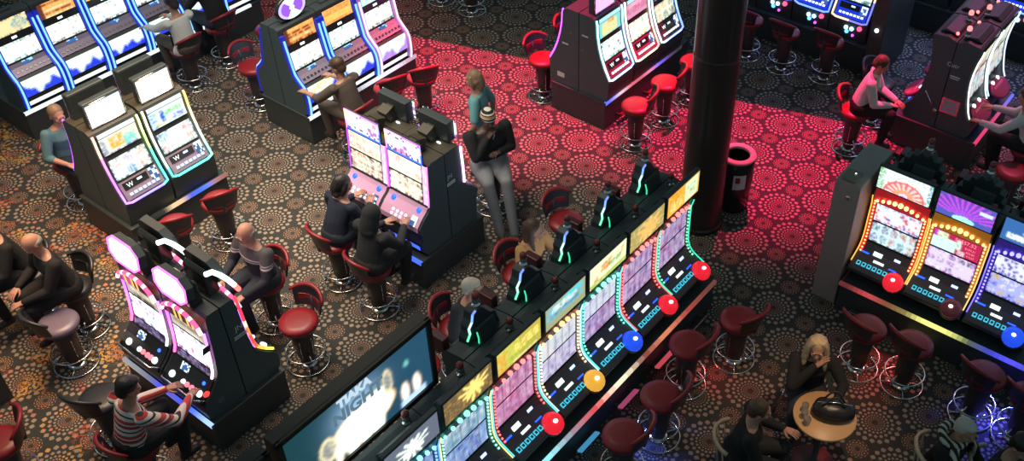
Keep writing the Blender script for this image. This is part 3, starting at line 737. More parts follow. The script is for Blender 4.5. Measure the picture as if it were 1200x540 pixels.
# ------------------------------------------------------------------ people
def cloth(name, c, rough=.85, var=.25): return noisy(name, c, tuple(max(0, k*(1-var)) for k in c), 9, rough, bump=.25)
SKIN = noisy('skin', (.50, .27, .19), (.44, .22, .155), 12, .5)
SKIN_DARK = noisy('brown_skin', (.10, .055, .038), (.085, .045, .03), 12, .5)
EYE = mat('dark_eye', (.02, .015, .012), .2)
LIP = mat('lips', (.36, .13, .11), .5)
def V3(*a): return Vector(a)
def lofted(bm, rings, n=16):
    """closed body of elliptical rings: (centre, rx, ry, axis)"""
    vs = []
    for c, rx, ry, ax in rings:
        z = Vector(ax).normalized(); x = Vector((1, 0, 0)); x = (x-z*x.dot(z)).normalized(); y = z.cross(x)
        vs.append([bm.verts.new(Vector(c)+x*rx*math.cos(2*PI*k/n)+y*ry*math.sin(2*PI*k/n)) for k in range(n)])
    for i in range(len(vs)-1):
        for k in range(n): bm.faces.new((vs[i][k], vs[i][(k+1) % n], vs[i+1][(k+1) % n], vs[i+1][k]))
    bm.faces.new(vs[0][::-1]); bm.faces.new(vs[-1])
def ellipsoid(bm, c, r, M=None, seg=18):
    mt = Matrix.Translation(c) @ (M if M is not None else Matrix.Identity(4)) @ Matrix.Diagonal((r[0], r[1], r[2], 1))
    bmesh.ops.create_uvsphere(bm, u_segments=seg, v_segments=12, radius=1, matrix=mt)
def limb(bm, pts, radii, n=12, sub=4):
    """tapering limb through joints, with rounded joints"""
    for i in range(len(pts)-1):
        a, b = Vector(pts[i]), Vector(pts[i+1]); ra, rb = radii[i], radii[i+1]
        d = (b-a).normalized(); q = d.to_track_quat('Z', 'Y').to_matrix()
        rings = []
        L = (b-a).length
        prof = [(-.8*ra, .6*ra), (-.4*ra, .92*ra)]
        for k in range(sub+1):
            u = k/sub; prof.append((u*L, (ra+(rb-ra)*u)*(1+.06*math.sin(PI*u))))
        prof += [(L+.4*rb, .92*rb), (L+.8*rb, .6*rb)]
        vs = []
        for h, r in prof: vs.append([bm.verts.new(a+d*h+q @ Vector((r*math.cos(2*PI*k/n), r*math.sin(2*PI*k/n), 0))) for k in range(n)])
        for j in range(len(vs)-1):
            for k in range(n): bm.faces.new((vs[j][k], vs[j][(k+1) % n], vs[j+1][(k+1) % n], vs[j+1][k]))
        bm.faces.new(vs[0][::-1]); bm.faces.new(vs[-1])
def fuse(bm, voxel, smooth=3):
    """fuse overlapping closed shapes into one continuous skin"""
    bmesh.ops.recalc_face_normals(bm, faces=bm.faces)
    me = bpy.data.meshes.new('tmp'); bm.to_mesh(me); bm.free()
    o = bpy.data.objects.new('tmp', me); C.objects.link(o)
    r = o.modifiers.new('r', 'REMESH'); r.mode = 'VOXEL'; r.voxel_size = voxel; r.use_smooth_shade = True
    if smooth: s = o.modifiers.new('s', 'SMOOTH'); s.factor = .5; s.iterations = smooth
    dg = bpy.context.evaluated_depsgraph_get(); out = bpy.data.meshes.new_from_object(o.evaluated_get(dg))
    bpy.data.objects.remove(o); bpy.data.meshes.remove(me)
    return out
def put(name, me, material, parent):
    me.name = name; me.materials.clear()
    for m in (material if isinstance(material, (list, tuple)) else [material]): me.materials.append(m)
    me.polygons.foreach_set('use_smooth', [True]*len(me.polygons))
    o = bpy.data.objects.new(name, me); C.objects.link(o); o.parent = parent
    return o
def hand(bm, wrist, direc, palm_n, side, curl=.5, s=1.):
    """palm, four fingers of unequal length and a thumb from the side of the palm"""
    f = Vector(direc).normalized(); nrm = Vector(palm_n); nrm = (nrm-f*nrm.dot(f)).normalized(); x = f.cross(nrm)*side
    w = Vector(wrist); M = Matrix((x, f, nrm)).transposed()
    def tub(pts, rads, n=8):
        vs = []
        for i, (p, r) in enumerate(zip(pts, rads)):
            d = (Vector(pts[min(i+1, len(pts)-1)])-Vector(pts[max(i-1, 0)])).normalized(); e1 = d.cross(Vector((0, 0, 1)) if abs(d.z) < .9 else Vector((1, 0, 0))).normalized(); e2 = d.cross(e1)
            vs.append([bm.verts.new(w+M @ (Vector(p)+r*(math.cos(2*PI*k/n)*e1+math.sin(2*PI*k/n)*e2))) for k in range(n)])
        for i in range(len(vs)-1):
            for k in range(n): bm.faces.new((vs[i][k], vs[i][(k+1) % n], vs[i+1][(k+1) % n], vs[i+1][k]))
        bm.faces.new(vs[0][::-1]); bm.faces.new(vs[-1])
    # palm
    prof = [(-.015, .026, .019), (.02, .034, .017), (.06, .041, .015), (.088, .040, .012), (.096, .034, .008)]
    vs = []
    for y, rx, rz in prof: vs.append([bm.verts.new(w+M @ Vector((rx*math.copysign(abs(math.cos(a))**.7, math.cos(a)), y, rz*math.sin(a)))) for a in [2*PI*k/12 for k in range(12)]])
    for i in range(len(vs)-1):
        for k in range(12): bm.faces.new((vs[i][k], vs[i][(k+1) % 12], vs[i+1][(k+1) % 12], vs[i+1][k]))
    bm.faces.new(vs[0][::-1]); bm.faces.new(vs[-1])
    for k, (x0, L, fan) in enumerate(((.031, .070, .10), (.0105, .078, .03), (-.0105, .073, -.04), (-.031, .057, -.12))):
        p = [(x0, .078, 0)]; y, z, ang, xx = .092, 0., 0., x0
        for seg, ll in enumerate((.45, .32, .25)):
            ang += curl*(.55, .75, .6)[seg]; y += L*ll*math.cos(ang); z -= L*ll*math.sin(ang); xx += fan*L*ll; p.append((xx, y, z))
        tub([(x0, .062, 0)]+p, [.0085, .0098, .009, .0082, .0066])
    tub([(.022, .02, -.004), (.044, .038, -.010), (.058, .062, -.016-.012*curl), (.058, .088, -.022-.02*curl)], [.014, .0125, .0105, .0075])
def head_shape(bm, M, face=True, sc=1.):
    """skull, jaw, nose, ears, brow in head space (y forward, z up, origin mid head)"""
    E = lambda c, r: ellipsoid(bm, M @ (Vector(c)*sc), (r[0]*sc, r[1]*sc, r[2]*sc), M.to_3x3().to_4x4(), 16)
    E((0, -.012, .025), (.076, .094, .092)); E((0, .018, -.035), (.060, .070, .078)); E((0, .045, -.082), (.036, .036, .032))
    E((0, .080, .018), (.048, .016, .014))
    E((0, .092, -.022), (.0125, .016, .022)); E((0, .100, -.036), (.018, .013, .011))
    E((0, .080, -.066), (.026, .012, .008)); E((0, .078, -.078), (.024, .012, .008))
    for s in (-1, 1):
        E((s*.077, -.008, -.012), (.009, .020, .031)); E((s*.036, .064, -.03), (.024, .02, .022))
def person(label, S, T, ang, pose='sit', lean=.05, seat=.665, yaw=0., nod=15., tilt=0., skin=SKIN, shirt=None, sleeves='long', trousers=None, hair=None, hairmat=None, shoes=None, q=1.,
           lw=None, rw=None, le=None, re=None, knees=None, feet=None, h=1., wide=1., collar=None, hem=.0, cat='person', curl=.5, dt=(0, 0), long_top=False, hood=False, twist=0., hands=True):
    """local frame: +y is where the person faces, +x is their right hand; origin on the floor"""
    base = W(S, T)+Vector((dt[0], dt[1], 0))
    r = thing('person', label, cat, base, ang-90)
    sit = pose == 'sit'
    pz = seat+.085 if sit else .93*h
    P = V3(0, 0, pz); K = lean
    waist = P+V3(0, .01+.25*K, .19*q); chest = P+V3(0, .02+.75*K, .37*q-.12*abs(K)); sh = P+V3(0, K, .475*q-.22*abs(K)); nb = P+V3(0, K*1.08, .525*q-.25*abs(K)); hc = nb+V3(0, .035+.12*K, .148)
    tw = Matrix.Rotation(rad(twist), 3, 'Z')
    sx = .178*wide
    A = {}
    for sgn, nm in ((1, 'r'), (-1, 'l')):
        s0 = sh+tw @ V3(sgn*sx, -.01, -.015)
        e = {'r': re, 'l': le}[nm]; w_ = {'r': rw, 'l': lw}[nm]
        if w_ is None: w_ = (sgn*.15, .36+K, pz+.10) if sit else (sgn*.24, .10, pz-.06)
        w_ = Vector(w_)
        if e is None:   # two-bone bend
            d = w_-s0; L = d.length; a, b = .29, .27
            if L > .995*(a+b): w_ = s0+d*(.995*(a+b)/L); d = w_-s0; L = d.length
            k = (a*a-b*b+L*L)/(2*L); hh = math.sqrt(max(0, a*a-k*k)); u = d.normalized()
            pole = V3(sgn*.55, -.35, -.8); pole = (pole-u*pole.dot(u)).normalized(); e = s0+u*k+pole*hh
        A[nm] = (s0, Vector(e), w_)
    hips = [P+V3(s*.085*wide, .0, -.02) for s in (1, -1)]
    if sit:
        kn = [Vector(k) for k in knees] if knees else [V3(.13, .42, seat+.075), V3(-.13, .42, seat+.075)]
        ft = [Vector(f) for f in feet] if feet else [V3(.12, .36, .29), V3(-.12, .36, .29)]
    else:
        kn = [Vector(k) for k in knees] if knees else [V3(.09, .06, .50*h), V3(-.09, .0, .50*h)]
        ft = [Vector(f) for f in feet] if feet else [V3(.10, .10, .09), V3(-.10, -.14, .10)]
    HM = Matrix.Translation(hc) @ Matrix.Rotation(rad(yaw), 4, 'Z') @ Matrix.Rotation(rad(tilt), 4, 'Y') @ Matrix.Rotation(rad(-nod), 4, 'X')
    # body: one continuous surface
    bm = bmesh.new()
    up = (0, .15+K, 1)
    lofted(bm, [(P+V3(0, 0, -.10), .10*wide, .085, up), (P, .150*wide, .105, up), (waist, .122*wide, .088, up), (chest, .142*wide, .098, up), (sh, .145*wide, .068, up), (nb, .06, .058, up)])
    limb(bm, [nb-V3(0, 0, .03), hc+V3(0, -.015, -.07)], [.057, .052])
    head_shape(bm, HM)
    for nm in 'rl': limb(bm, A[nm], [.048*wide, .040, .027])
    for i in (0, 1): limb(bm, [hips[i], kn[i], ft[i]+V3(0, -.01, 0)], [.082*wide, .055, .036])
    me = fuse(bm, .0105, 2)
    bm = bmesh.new(); bm.from_mesh(me)
    for nm, sgn in (('r', 1), ('l', -1)):
        s0, e, w_ = A[nm]; d = (w_-e).normalized()
        pn = V3(0, 0, 1) if abs(d.z) < .8 else V3(0, 1, 0) if d.z < 0 else V3(sgn*.3, -1, 0)
        if hands: hand(bm, w_-d*.005, d, pn, -sgn, curl)
    n0 = len(bm.faces)
    for s in (-1, 1):
        ellipsoid(bm, HM @ V3(s*.031, .083, -.002), (.012, .007, .006), HM.to_3x3().to_4x4(), 8)
        ellipsoid(bm, HM @ V3(s*.031, .090, .018), (.017, .006, .004), HM.to_3x3().to_4x4(), 8)
    n1 = len(bm.faces)
    ellipsoid(bm, HM @ V3(0, .090, -.072), (.021, .006, .005), HM.to_3x3().to_4x4(), 10)
    bm.faces.ensure_lookup_table()
    for i in range(n0, n1): bm.faces[i].material_index = 1
    for i in range(n1, len(bm.faces)): bm.faces[i].material_index = 2
    bm.to_mesh(me); bm.free()
    put('body', me, [skin, EYE, LIP], r)
    # clothes
    bm = bmesh.new(); g = .022
    low = P+V3(0, .0, -.08-hem)
    lofted(bm, [(low, .165*wide+hem*.12, .125+hem*.15, up), (P, .176*wide, .13, up), (waist, .152*wide, .115, up), (chest, .168*wide, .122, up), (sh, .166*wide, .085, up), (nb+V3(0, 0, -.02), .07, .068, up)])
    for nm in 'rl':
        s0, e, w_ = A[nm]
        if sleeves == 'long': limb(bm, [s0, e, w_-(w_-e).normalized()*.015], [.066*wide, .055, .040])
        elif sleeves == 'short': limb(bm, [s0, s0.lerp(e, .8)], [.066*wide, .062])
        elif sleeves == 'elbow': limb(bm, [s0, e, e.lerp(w_, .25)], [.066*wide, .056, .05])
    if hood: ellipsoid(bm, nb+V3(0, -.07, .0), (.11, .07, .07)); ellipsoid(bm, hc+V3(0, -.022, .02), (.098, .108, .118)); limb(bm, [nb+V3(0, -.04, 0), hc+V3(0, -.05, -.02)], [.1, .1])
    if collar:
        lofted(bm, [(nb+V3(0, .0, -.03), .078, .075, up), (nb+V3(0, .01, .025), .068, .066, up)])
    put('top', fuse(bm, .0115, 3), shirt, r)
    bm = bmesh.new()
    limb(bm, [P+V3(.05, 0, -.01), P+V3(-.05, 0, -.01)], [.135*wide, .135*wide])
    for i in (0, 1): limb(bm, [hips[i], kn[i], ft[i].lerp(kn[i], .06)], [.108*wide, .074, .054])
    put('trousers', fuse(bm, .0115, 3), trousers, r)
    for i in (0, 1):
        bm = bmesh.new(); f = ft[i]; dn = (f-kn[i]).normalized(); fw = V3(0, 1, 0)
        if dn.y > .5: fw = V3(0, .8, .6)
        limb(bm, [f+V3(0, -.03, -.04), f+fw*.12+V3(0, 0, -.05)], [.042, .036]); limb(bm, [f, f+V3(0, -.02, -.04)], [.046, .042])
        put('shoe', fuse(bm, .010, 2), shoes or MATS['dark_shoes'], r)
    if hair: hair_on(hair, HM, hairmat, r, nb)
    return r, HM, A
def hair_on(kind, HM, m, r, nb):
    bm = bmesh.new(); R3 = HM.to_3x3().to_4x4()
    E = lambda c, rr: ellipsoid(bm, HM @ Vector(c), rr, R3, 16)
    def strand(pts, rad_): limb(bm, [HM @ Vector(p) for p in pts], rad_)
    if kind in ('short', 'full', 'long', 'bob', 'bun'):
        E((0, -.024, .042), (.083, .095, .090)); E((0, -.055, .0), (.074, .062, .085))
    if kind == 'full': E((0, .02, .095), (.062, .062, .035)); E((0, -.03, .07), (.087, .095, .075))
    if kind == 'short':
        for s in (-1, 1): E((s*.07, .005, .015), (.012, .03, .03))
    if kind == 'fringe':
        E((0, -.062, -.01), (.068, .042, .055))
        for s in (-1, 1): E((s*.068, -.025, -.005), (.014, .045, .032))
    if kind == 'grey': E((0, -.03, .036), (.082, .09, .088)); E((0, .01, .085), (.06, .06, .03)); E((0, -.06, -.005), (.072, .05, .07))
    if kind == 'longback':
        E((0, -.024, .042), (.083, .095, .090)); E((0, -.055, .0), (.076, .062, .085))
        for s in (-1, 1): strand([(s*.066, -.02, .06), (s*.080, -.035, -.03), (s*.084, -.04, -.13), (s*.09, -.02, -.22)], [.028, .028, .028, .014])
        strand([(0, -.07, .05), (0, -.095, -.08), (0, -.095, -.24)], [.06, .055, .03])
    if kind == 'bob':
        for s in (-1, 1): strand([(s*.07, .0, .05), (s*.078, -.01, -.03), (s*.07, -.02, -.10)], [.03, .034, .022])
        strand([(0, -.07, .05), (0, -.085, -.05), (0, -.08, -.12)], [.06, .062, .04]); strand([(-.04, -.06, .0), (.04, -.08, -.11)], [.05, .04])
    if kind == 'long':
        for s in (-1, 1):
            strand([(s*.040, .030, .098), (s*.076, .020, .03), (s*.086, .012, -.07), (s*.098, .012, -.17), (s*.10, .03, -.27), (s*.085, .045, -.34)], [.024, .024, .026, .026, .022, .010])
            strand([(s*.055, -.01, .09), (s*.085, -.02, .0), (s*.098, -.025, -.11), (s*.112, -.02, -.22), (s*.115, -.01, -.32)], [.028, .028, .028, .024, .010])
            strand([(s*.04, -.06, .05), (s*.065, -.085, -.06), (s*.075, -.095, -.18), (s*.07, -.085, -.31)], [.045, .042, .036, .012])
        strand([(0, -.07, .03), (0, -.105, -.10), (.01, -.11, -.24), (0, -.10, -.33)], [.055, .05, .04, .012])
    if kind == 'beanie':
        E((0, -.012, .055), (.088, .10, .082)); lofted(bm, [(HM @ V3(0, -.008, .012), .090, .104, HM.to_3x3() @ V3(0, 0, 1)), (HM @ V3(0, -.010, .05), .092, .106, HM.to_3x3() @ V3(0, 0, 1))])
    put('beanie' if kind == 'beanie' else 'hair', fuse(bm, .009, 2), m, r)
def glasses(HM, r):
    m = MB()
    for s in (-1, 1):
        M = HM @ Matrix.Translation((s*.033, .098, -.004)) @ Matrix.Rotation(rad(90), 4, 'X')
        m.tube([M @ V3(.026*math.cos(2*PI*k/16), .02*math.sin(2*PI*k/16), 0) for k in range(16)], .0028, 6, True)
        m.tube([HM @ V3(s*.058, .094, 0), HM @ V3(s*.080, .04, 0), HM @ V3(s*.080, -.01, -.004)], .0026, 6)
    m.tube([HM @ V3(-.008, .102, 0), HM @ V3(.008, .102, 0)], .0026, 6); m.build('glasses', BLACK, r)
mat('dark_shoes', (.02, .018, .018), .4)
# ------------------------------------------------------------------ floor
class Nd:
    """arithmetic on shader sockets"""
    nt = None
    def __init__(s, k): s.k = k
    @staticmethod
    def op(o, *a):
        n = Nd.nt.nodes.new('ShaderNodeMath'); n.operation = o
        for i, x in enumerate(a):
            if isinstance(x, Nd): Nd.nt.links.new(x.k, n.inputs[i])
            else: n.inputs[i].default_value = x
        return Nd(n.outputs[0])
    def __add__(s, o): return Nd.op('ADD', s, o)
    __radd__ = __add__
    def __sub__(s, o): return Nd.op('SUBTRACT', s, o)
    def __rsub__(s, o): return Nd.op('SUBTRACT', o, s)
    def __mul__(s, o): return Nd.op('MULTIPLY', s, o)
    __rmul__ = __mul__
U = .58; H = 14.3323*U
def carpet():
    m = bpy.data.materials.new('rosette_carpet'); m.use_nodes = True; nt = m.node_tree; Nd.nt = nt; p = nt.nodes['Principled BSDF']
    p.inputs['Roughness'].default_value = .95; p.inputs['Specular IOR Level'].default_value = .1
    g = nt.nodes.new('ShaderNodeNewGeometry'); sx = nt.nodes.new('ShaderNodeSeparateXYZ'); nt.links.new(g.outputs['Position'], sx.inputs[0])
    x, y = Nd(sx.outputs[0]), Nd(sx.outputs[1])
    ph = .1614; dx = x+3.8358*U; dy = y-22.0703*U
    X = (dx*math.cos(ph)+dy*math.sin(ph))*(1/U); Y = (dx*math.sin(ph)-dy*math.cos(ph))*(1/U)
    def rosette(X, Y, N, r0, ratio, r1):
        fx = X-Nd.op('FLOOR', X+.5); fy = Y-Nd.op('FLOOR', Y+.5)
        r = Nd.op('SQRT', fx*fx+fy*fy); th = Nd.op('ARCTAN2', fy, fx)
        k = Nd.op('LOGARITHM', Nd.op('MAXIMUM', r*(1/r0), .001), ratio); i = Nd.op('FLOOR', k); kf = k-i-.5
        u = th*(N/(2*PI))+i*.5; uf = u-Nd.op('FLOOR', u)-.5
        d = Nd.op('POWER', Nd.op('ABSOLUTE', uf)*2., 1.22)+Nd.op('POWER', Nd.op('ABSOLUTE', kf)*2., 1.22)
        pet = Nd.op('MINIMUM', 1., Nd.op('MAXIMUM', (.80-d)*5., 0.))
        msk = Nd.op('MULTIPLY', Nd.op('LESS_THAN', r, r1), Nd.op('GREATER_THAN', r, r0))
        return pet*msk, r
    big, rb = rosette(X, Y, 20, .055, 1.365, .495)
    sm, rs = rosette(X+.5, Y+.5, 14, .045, 1.38, .19)
    fac = Nd.op('MINIMUM', big+sm, 1.)
    def noise(scale, detail=3, vec=None):
        n = nt.nodes.new('ShaderNodeTexNoise'); n.inputs['Scale'].default_value = scale; n.inputs['Detail'].default_value = detail
        nt.links.new(g.outputs['Position'], n.inputs['Vector']); return Nd(n.outputs['Fac'])
    def mix(f, a, b):
        n = nt.nodes.new('ShaderNodeMix'); n.data_type = 'RGBA'
        if isinstance(f, Nd): nt.links.new(f.k, n.inputs[0])
        for q, i in ((a, 6), (b, 7)):
            if isinstance(q, tuple): n.inputs[i].default_value = (*q, 1)
            else: nt.links.new(q, n.inputs[i])
        return n.outputs[2]
    pet = mix(Nd.op('MINIMUM', Nd.op('MAXIMUM', (rb-.10)*9., 0.), 1.), (.30, .17, .13), (.335, .265, .21))
    pet = mix(Nd.op('LESS_THAN', rs, .19), pet, (.36, .22, .15))
    # orange and yellow patches in the carpet colour at the left of the floor
    zone = Nd.op('MINIMUM', Nd.op('MAXIMUM', (-4.85-x-(y-8.)*.42)*1.4, 0.), 1.)
    blot = Nd.op('MINIMUM', Nd.op('MAXIMUM', (noise(2.1, 2)-.535)*9., 0.), 1.)*zone
    speck = Nd.op('GREATER_THAN', noise(24., 2), .52)
    n2 = noise(3.3, 2); hue = Nd.op('MINIMUM', Nd.op('MAXIMUM', (n2-.46)*8, 0.), 1.)
    org = mix(hue, (.62, .10, .03), (.80, .42, .07))
    pet = mix(Nd.op('MINIMUM', Nd.op('MAXIMUM', (noise(7.5, 1)-.5)*9., 0.), 1.)*zone*.55, pet, org)
    base = mix(blot*speck*.85, (.050, .052, .050), org)
    col = mix(fac, base, pet)
    nt.links.new(col, p.inputs['Base Color'])
    b = nt.nodes.new('ShaderNodeBump'); b.inputs['Strength'].default_value = .25; b.inputs['Distance'].default_value = .004
    nn = noise(260, 1); nt.links.new(nn.k, b.inputs['Height']); nt.links.new(b.outputs['Normal'], p.inputs['Normal'])
    return m
m = MB(); m.box((0, 12, -.05), (34, 32, .1)); fl = m.build('floor', carpet()); fl['kind'] = 'structure'

# the round column at the end of the bulb-lit row
m = MB(); m.lathe([(.285, 0), (.285, .05), (.285, .052), (.262, .06), (.262, .07), (.262, 1.2), (.262, 2.40), (.262, 2.415), (.266, 2.42), (.266, 2.44), (.262, 2.445), (.262, 2.46), (.262, 4.), (.262, 7.2)], 48)
col = m.build('column', noisy('column_brown', (.050, .034, .032), (.06, .042, .038), 6, .28), smooth=True, loc=W(8.63, -4.62)); col['kind'] = 'structure'

# ------------------------------------------------------------------ central bulb-lit row
rg = random.Random(3)
ES = [7.0725-.655*k for k in range(8)]; ET = -4.35
rowE = 'slot machines of the bulb-lit row'
def rgx(k): return random.Random(100+k)
NX, NY = 40, 20
topE = [pic_blocks(NX, NY, rgx(1), 'd8b050', [(0, 0, .55, 1, 'f0a830', .5), (.1, .1, .5, .6, 'fff0a0', .3), (.05, .5, .5, .95, 'e08820', .4), (.56, .05, .97, .95, 'd8f0c0', .95), (.62, .3, .9, .5, '90a880', .5), (.62, .6, .9, .75, 'a0b890', .5)]),
        pic_splash(NX, NY, rgx(2), 'a89858', 'f0b060', 9, .40, .55, .45, 'e0d090'),
        pic_blocks(NX, NY, rgx(3), 'e8f0c0', [(0, 0, 1, .2, 'a8c060', .9), (.32, .42, .62, .8, 'e08850', .75), (.5, .4, .85, .62, '70a860', .7), (.12, .2, .24, .4, 'd06830', .6), (.85, .5, .93, .85, 'e8a060', .8)]),
        pic_blocks(NX, NY, rgx(4), '98a078', [(.03, .3, .95, .95, '70b8d0', .6), (.15, .55, .8, .85, 'd8f0e8', .6), (.1, .35, .85, .55, '5888a8', .6), (.5, .75, .9, .97, '40d0e0', .7)]),
        pic_blocks(NX, NY, rgx(5), 'b8a848', [(0, .1, .5, 1, 'c8c858', .8), (.4, .35, .95, .8, 'f0e070', .55), (.1, .2, .9, .4, '98b040', .5), (.02, .02, .2, .9, 'e09838', .5), (.35, .05, .9, .12, 'f0f0b0', .8)]),
        pic_splash(NX, NY, rgx(6), '6a5a40', 'f8d878', 11, .36, .62, .55, 'b08838'),
        pic_splash(NX, NY, rgx(7), '606878', 'f0fff0', 12, .34, .5, .42, None),
        pic_busy(12, 8, rgx(8))]
bulbE = [REDC, REDC, TEAL, ORNG, REDC, TEAL, CYAN, REDC]
sideE = [GREEN, REDC, TEAL, WARM, REDC, (.2, .8, .7), (.05, .3, .9), REDC]
btnE = [REDC, REDC, BLUE, (1., .5, .06), REDC, None, None, None]
lilac = ('c0a8d8', 'f8e8ff', 'd878b8', '8060b0', 'e0c8f0', 'a04890', '583880'); blueish = ('90b0e8', 'e8f4ff', '5068c8', '3840a0', 'b0d0f8', '7050b0')
pinkish = ('d890c0', 'ffe8f4', 'c05890', 'd878b0', '883878', 'f0b8d8')
palE = [(lilac, lilac), (lilac, lilac), (('e8f0ff', 'ffffff', 'c0b0e0', 'b8c8e8'), lilac), (('e8f0f8', 'ffffff', 'c0b8e0'), ('e0d8f8', 'ffffff', '8878c0', 'b0a0d8')), (pinkish, pinkish), (('a0c8e0', 'ffffff', '5090b0', '80a0d0'), blueish), (blueish, blueish), (lilac, lilac)]
nameE = ['green-edged slot machine at the column end of the bulb-lit row, red dome button',
         'second slot machine from the column, red header bulbs and red dome button',
         'slot machine with teal header bulbs and blue dome button, pale yellow-green roof picture',
         'slot machine with warm orange header bulbs and yellow-orange dome button, blue roof picture',
         'red-bulbed slot machine with gold-green roof picture, red dome button nearest the bottom edge',
         'slot machine with teal bulbs and brown-gold sparkling roof picture, beside the big dark video sign',
         'slot machine with grey roof picture holding a white splash, in front of the video sign',
         'slot machine at the near end of the bulb-lit row, mostly below the picture edge']
for k in range(8):
    r1, r2 = rgx(20+k), rgx(40+k)
    wave(nameE[k], rowE, ES[k], ET, '+b', topE[k], [pic_busy(24, 9, r1, palE[k][1])*.85, pic_busy(24, 7, r2, palE[k][0])*.85], bulbE[k], sideE[k], btnE[k], seed=k,
         sidecol=[(.03, .85, .5), (.9, .15, .2), (.1, .8, .85), (.6, .9, .9), (.1, .8, .8), (.8, .8, .3), (.1, .4, 1), REDC][k])
rearE = ['dark back-row slot machine nearest the column, wavy lit hood, back to the green-edged machine', 'dark back-row slot machine in front of the empty red stool, wavy blue-green lit hood',
         'dark back-row slot machine the woman in the tan jacket plays, wavy lit hood', 'dark back-row slot machine between the tan-jacket woman and the white-haired man',
         'dark back-row slot machine the white-haired man plays, wavy lit hood']
for k in range(5):
    wave(rearE[k], 'back row of the bulb-lit island', ES[k]+.0, ET-.012, '-b', seed=50+k, rear=True, hood=True)
TRIM = [(.1, .45, .7), (.2, .7, .8), (.8, .8, .4), (.9, .6, .15), (.3, .3, .25), (.2, .75, .9), (.25, .8, .9), (.25, .2, .25), (.6, .05, .06), (.95, .85, .6), (.15, .03, .03), (.6, .2, .1), (.3, .05, .04), (.12, .04, .03)]  # reflected bulb and button colours, painted along the trim as glow
plinth('long black base under the bulb-lit row beside the column', 1.75, 7.44, -5.02, -3.70, .42,
       [('strip', '+b', TRIM, 0, 1, SCR)]+[('rest', '+b', u-1.75, mm) for u, mm in ((7.0, STEEL), (6.33, lamp((1, .12, .16), .5)), (5.66, lamp((.9, .15, .35), .35)), (4.98, lamp((.1, .5, .9), .5)), (4.3, STEEL))])  # coloured foot rests glow in place of light reflected from the dome buttons

# the video sign standing on the spine of that row
def sign(label, s0, s1, z0, z1, t, pic, words_=()):
    L = s1-s0; r = thing('video_sign', label, 'sign', W((s0+s1)/2, t, .42), FACE['+b'], None); dz = -.42
    fr = MB(); w = .05
    fr.box((0, .06, (z0+z1)/2), (L, .12, z1-z0)); 
    for x, dx_ in ((-L/2+w/2, w), (L/2-w/2, w)): fr.box((x, -.01, (z0+z1)/2), (dx_, .03, z1-z0))
    for z in (z0+w/2, z1-w/2): fr.box((0, -.01, z), (L, .03, w))
    fr.build('frame', noisy('sign_frame_bronze', (.03, .025, .022), (.05, .036, .026), 5, .4), r, dz=dz)
    b = MB(); ny, nx = pic.shape[:2]; x0, x1, q0, q1 = -L/2+w, L/2-w, z0+w, z1-w
    for j in range(ny):
        for i in range(nx):
            Xs = [x0+(x1-x0)*(i+a)/nx for a in (0, 1)]; Z = [q0+(q1-q0)*(j+a)/ny for a in (0, 1)]
            b.face([(Xs[0], -.004, Z[0]), (Xs[1], -.004, Z[0]), (Xs[1], -.004, Z[1]), (Xs[0], -.004, Z[1])], tuple(pic[j, i]))
    b.build('screen', SCR, r, dz=dz)
    for tx, sz, px, pz, mm in words_:
        lettering('lettering', tx, sz, mm, r, Matrix.Translation((px, -.008, pz+dz)) @ Matrix.Rotation(rad(90), 4, 'X'), .001, bold=.007)
    for x in (-L*.35, L*.35):
        m = MB(); m.box((x, .06, (.42+z0)/2), (.08, .06, z0-.42)); m.build('post', BLACK, r, dz=dz)
    return r
def pic_night(nx, ny):
    a = np.zeros((ny, nx, 3)); rg = random.Random(5)
    for j in range(ny):
        for i in range(nx):
            u, v = (i+.5)/nx, (j+.5)/ny
            c = np.array(mixc(hexc('183c42'), hexc('23485f'), min(1, max(0, u*1.2))))
            halo = math.exp(-(((u-.47)/.20)**2+((v-.62)/.36)**2)*1.6); c = c*(1-halo)+np.array(hexc('8fb4d8'))*halo
            def el(cx, cy, rx, ry): return ((u-cx)/rx)**2+((v-cy)/ry)**2
            body = min(el(.50, .36, .21, .25), el(.42, .30, .12, .26), el(.58, .42, .12, .22), el(.40, .14, .05, .16), el(.49, .14, .05, .16), el(.58, .14, .05, .18))
            if body < 1: c = np.array(WHT)*1.05
            elif body < 1.16: c = np.array(hexc('f0d090'))
            for cx, cy, rx, ry in ((.245, .34, .06, .2), (.685, .62, .035, .2)):
                e = el(cx, cy, rx, ry)
                if e < .5: c = np.array(hexc('48586c' if int((u*90+v*40)) % 3 else 'f0e8c8'))
                elif e < 1: c = np.array(hexc('e8ddb0'))
            for cx in (.30, .795, .885, .14):
                e = el(cx, .16 if cx < .7 else .22, .032, .17)
                if e < 1: c = np.array(mixc(hexc('fffaf0'), hexc('c89860'), max(0, e-.35)))
            if .75 < u < .95 and v < .10: c = np.array(hexc('b8d8ff'))
            if el(.83, .66, .018, .05) < 1: c = np.array(hexc('70c0b8'))
            a[j, i] = c
    return soft(soft(soft(a)))
GREYTXT = mat('sign_grey_letters', (.03, .05, .07), .5, emit=(.12, .2, .26), es=1.)
PALETXT = mat('sign_pale_letters', (.2, .25, .3), .5, emit=(.6, .75, .85), es=1.)
sign('large dark teal video sign showing NIGHT over a white glow, standing at the near end', 2.28, 3.88, 1.50, 2.30, -4.46, pic_night(110, 52),
     [('NIGHT', .17, -.03, 2.03, GREYTXT), ('TIAKA', .12, -.05, 2.165, PALETXT)])
sign('second video sign of which only the teal corner shows at the bottom edge', .62, 2.22, 1.50, 2.30, -4.46, pic_white(20, 10, rgx(70), tint=hexc('20484c'), edge='2a5a60', n=0))

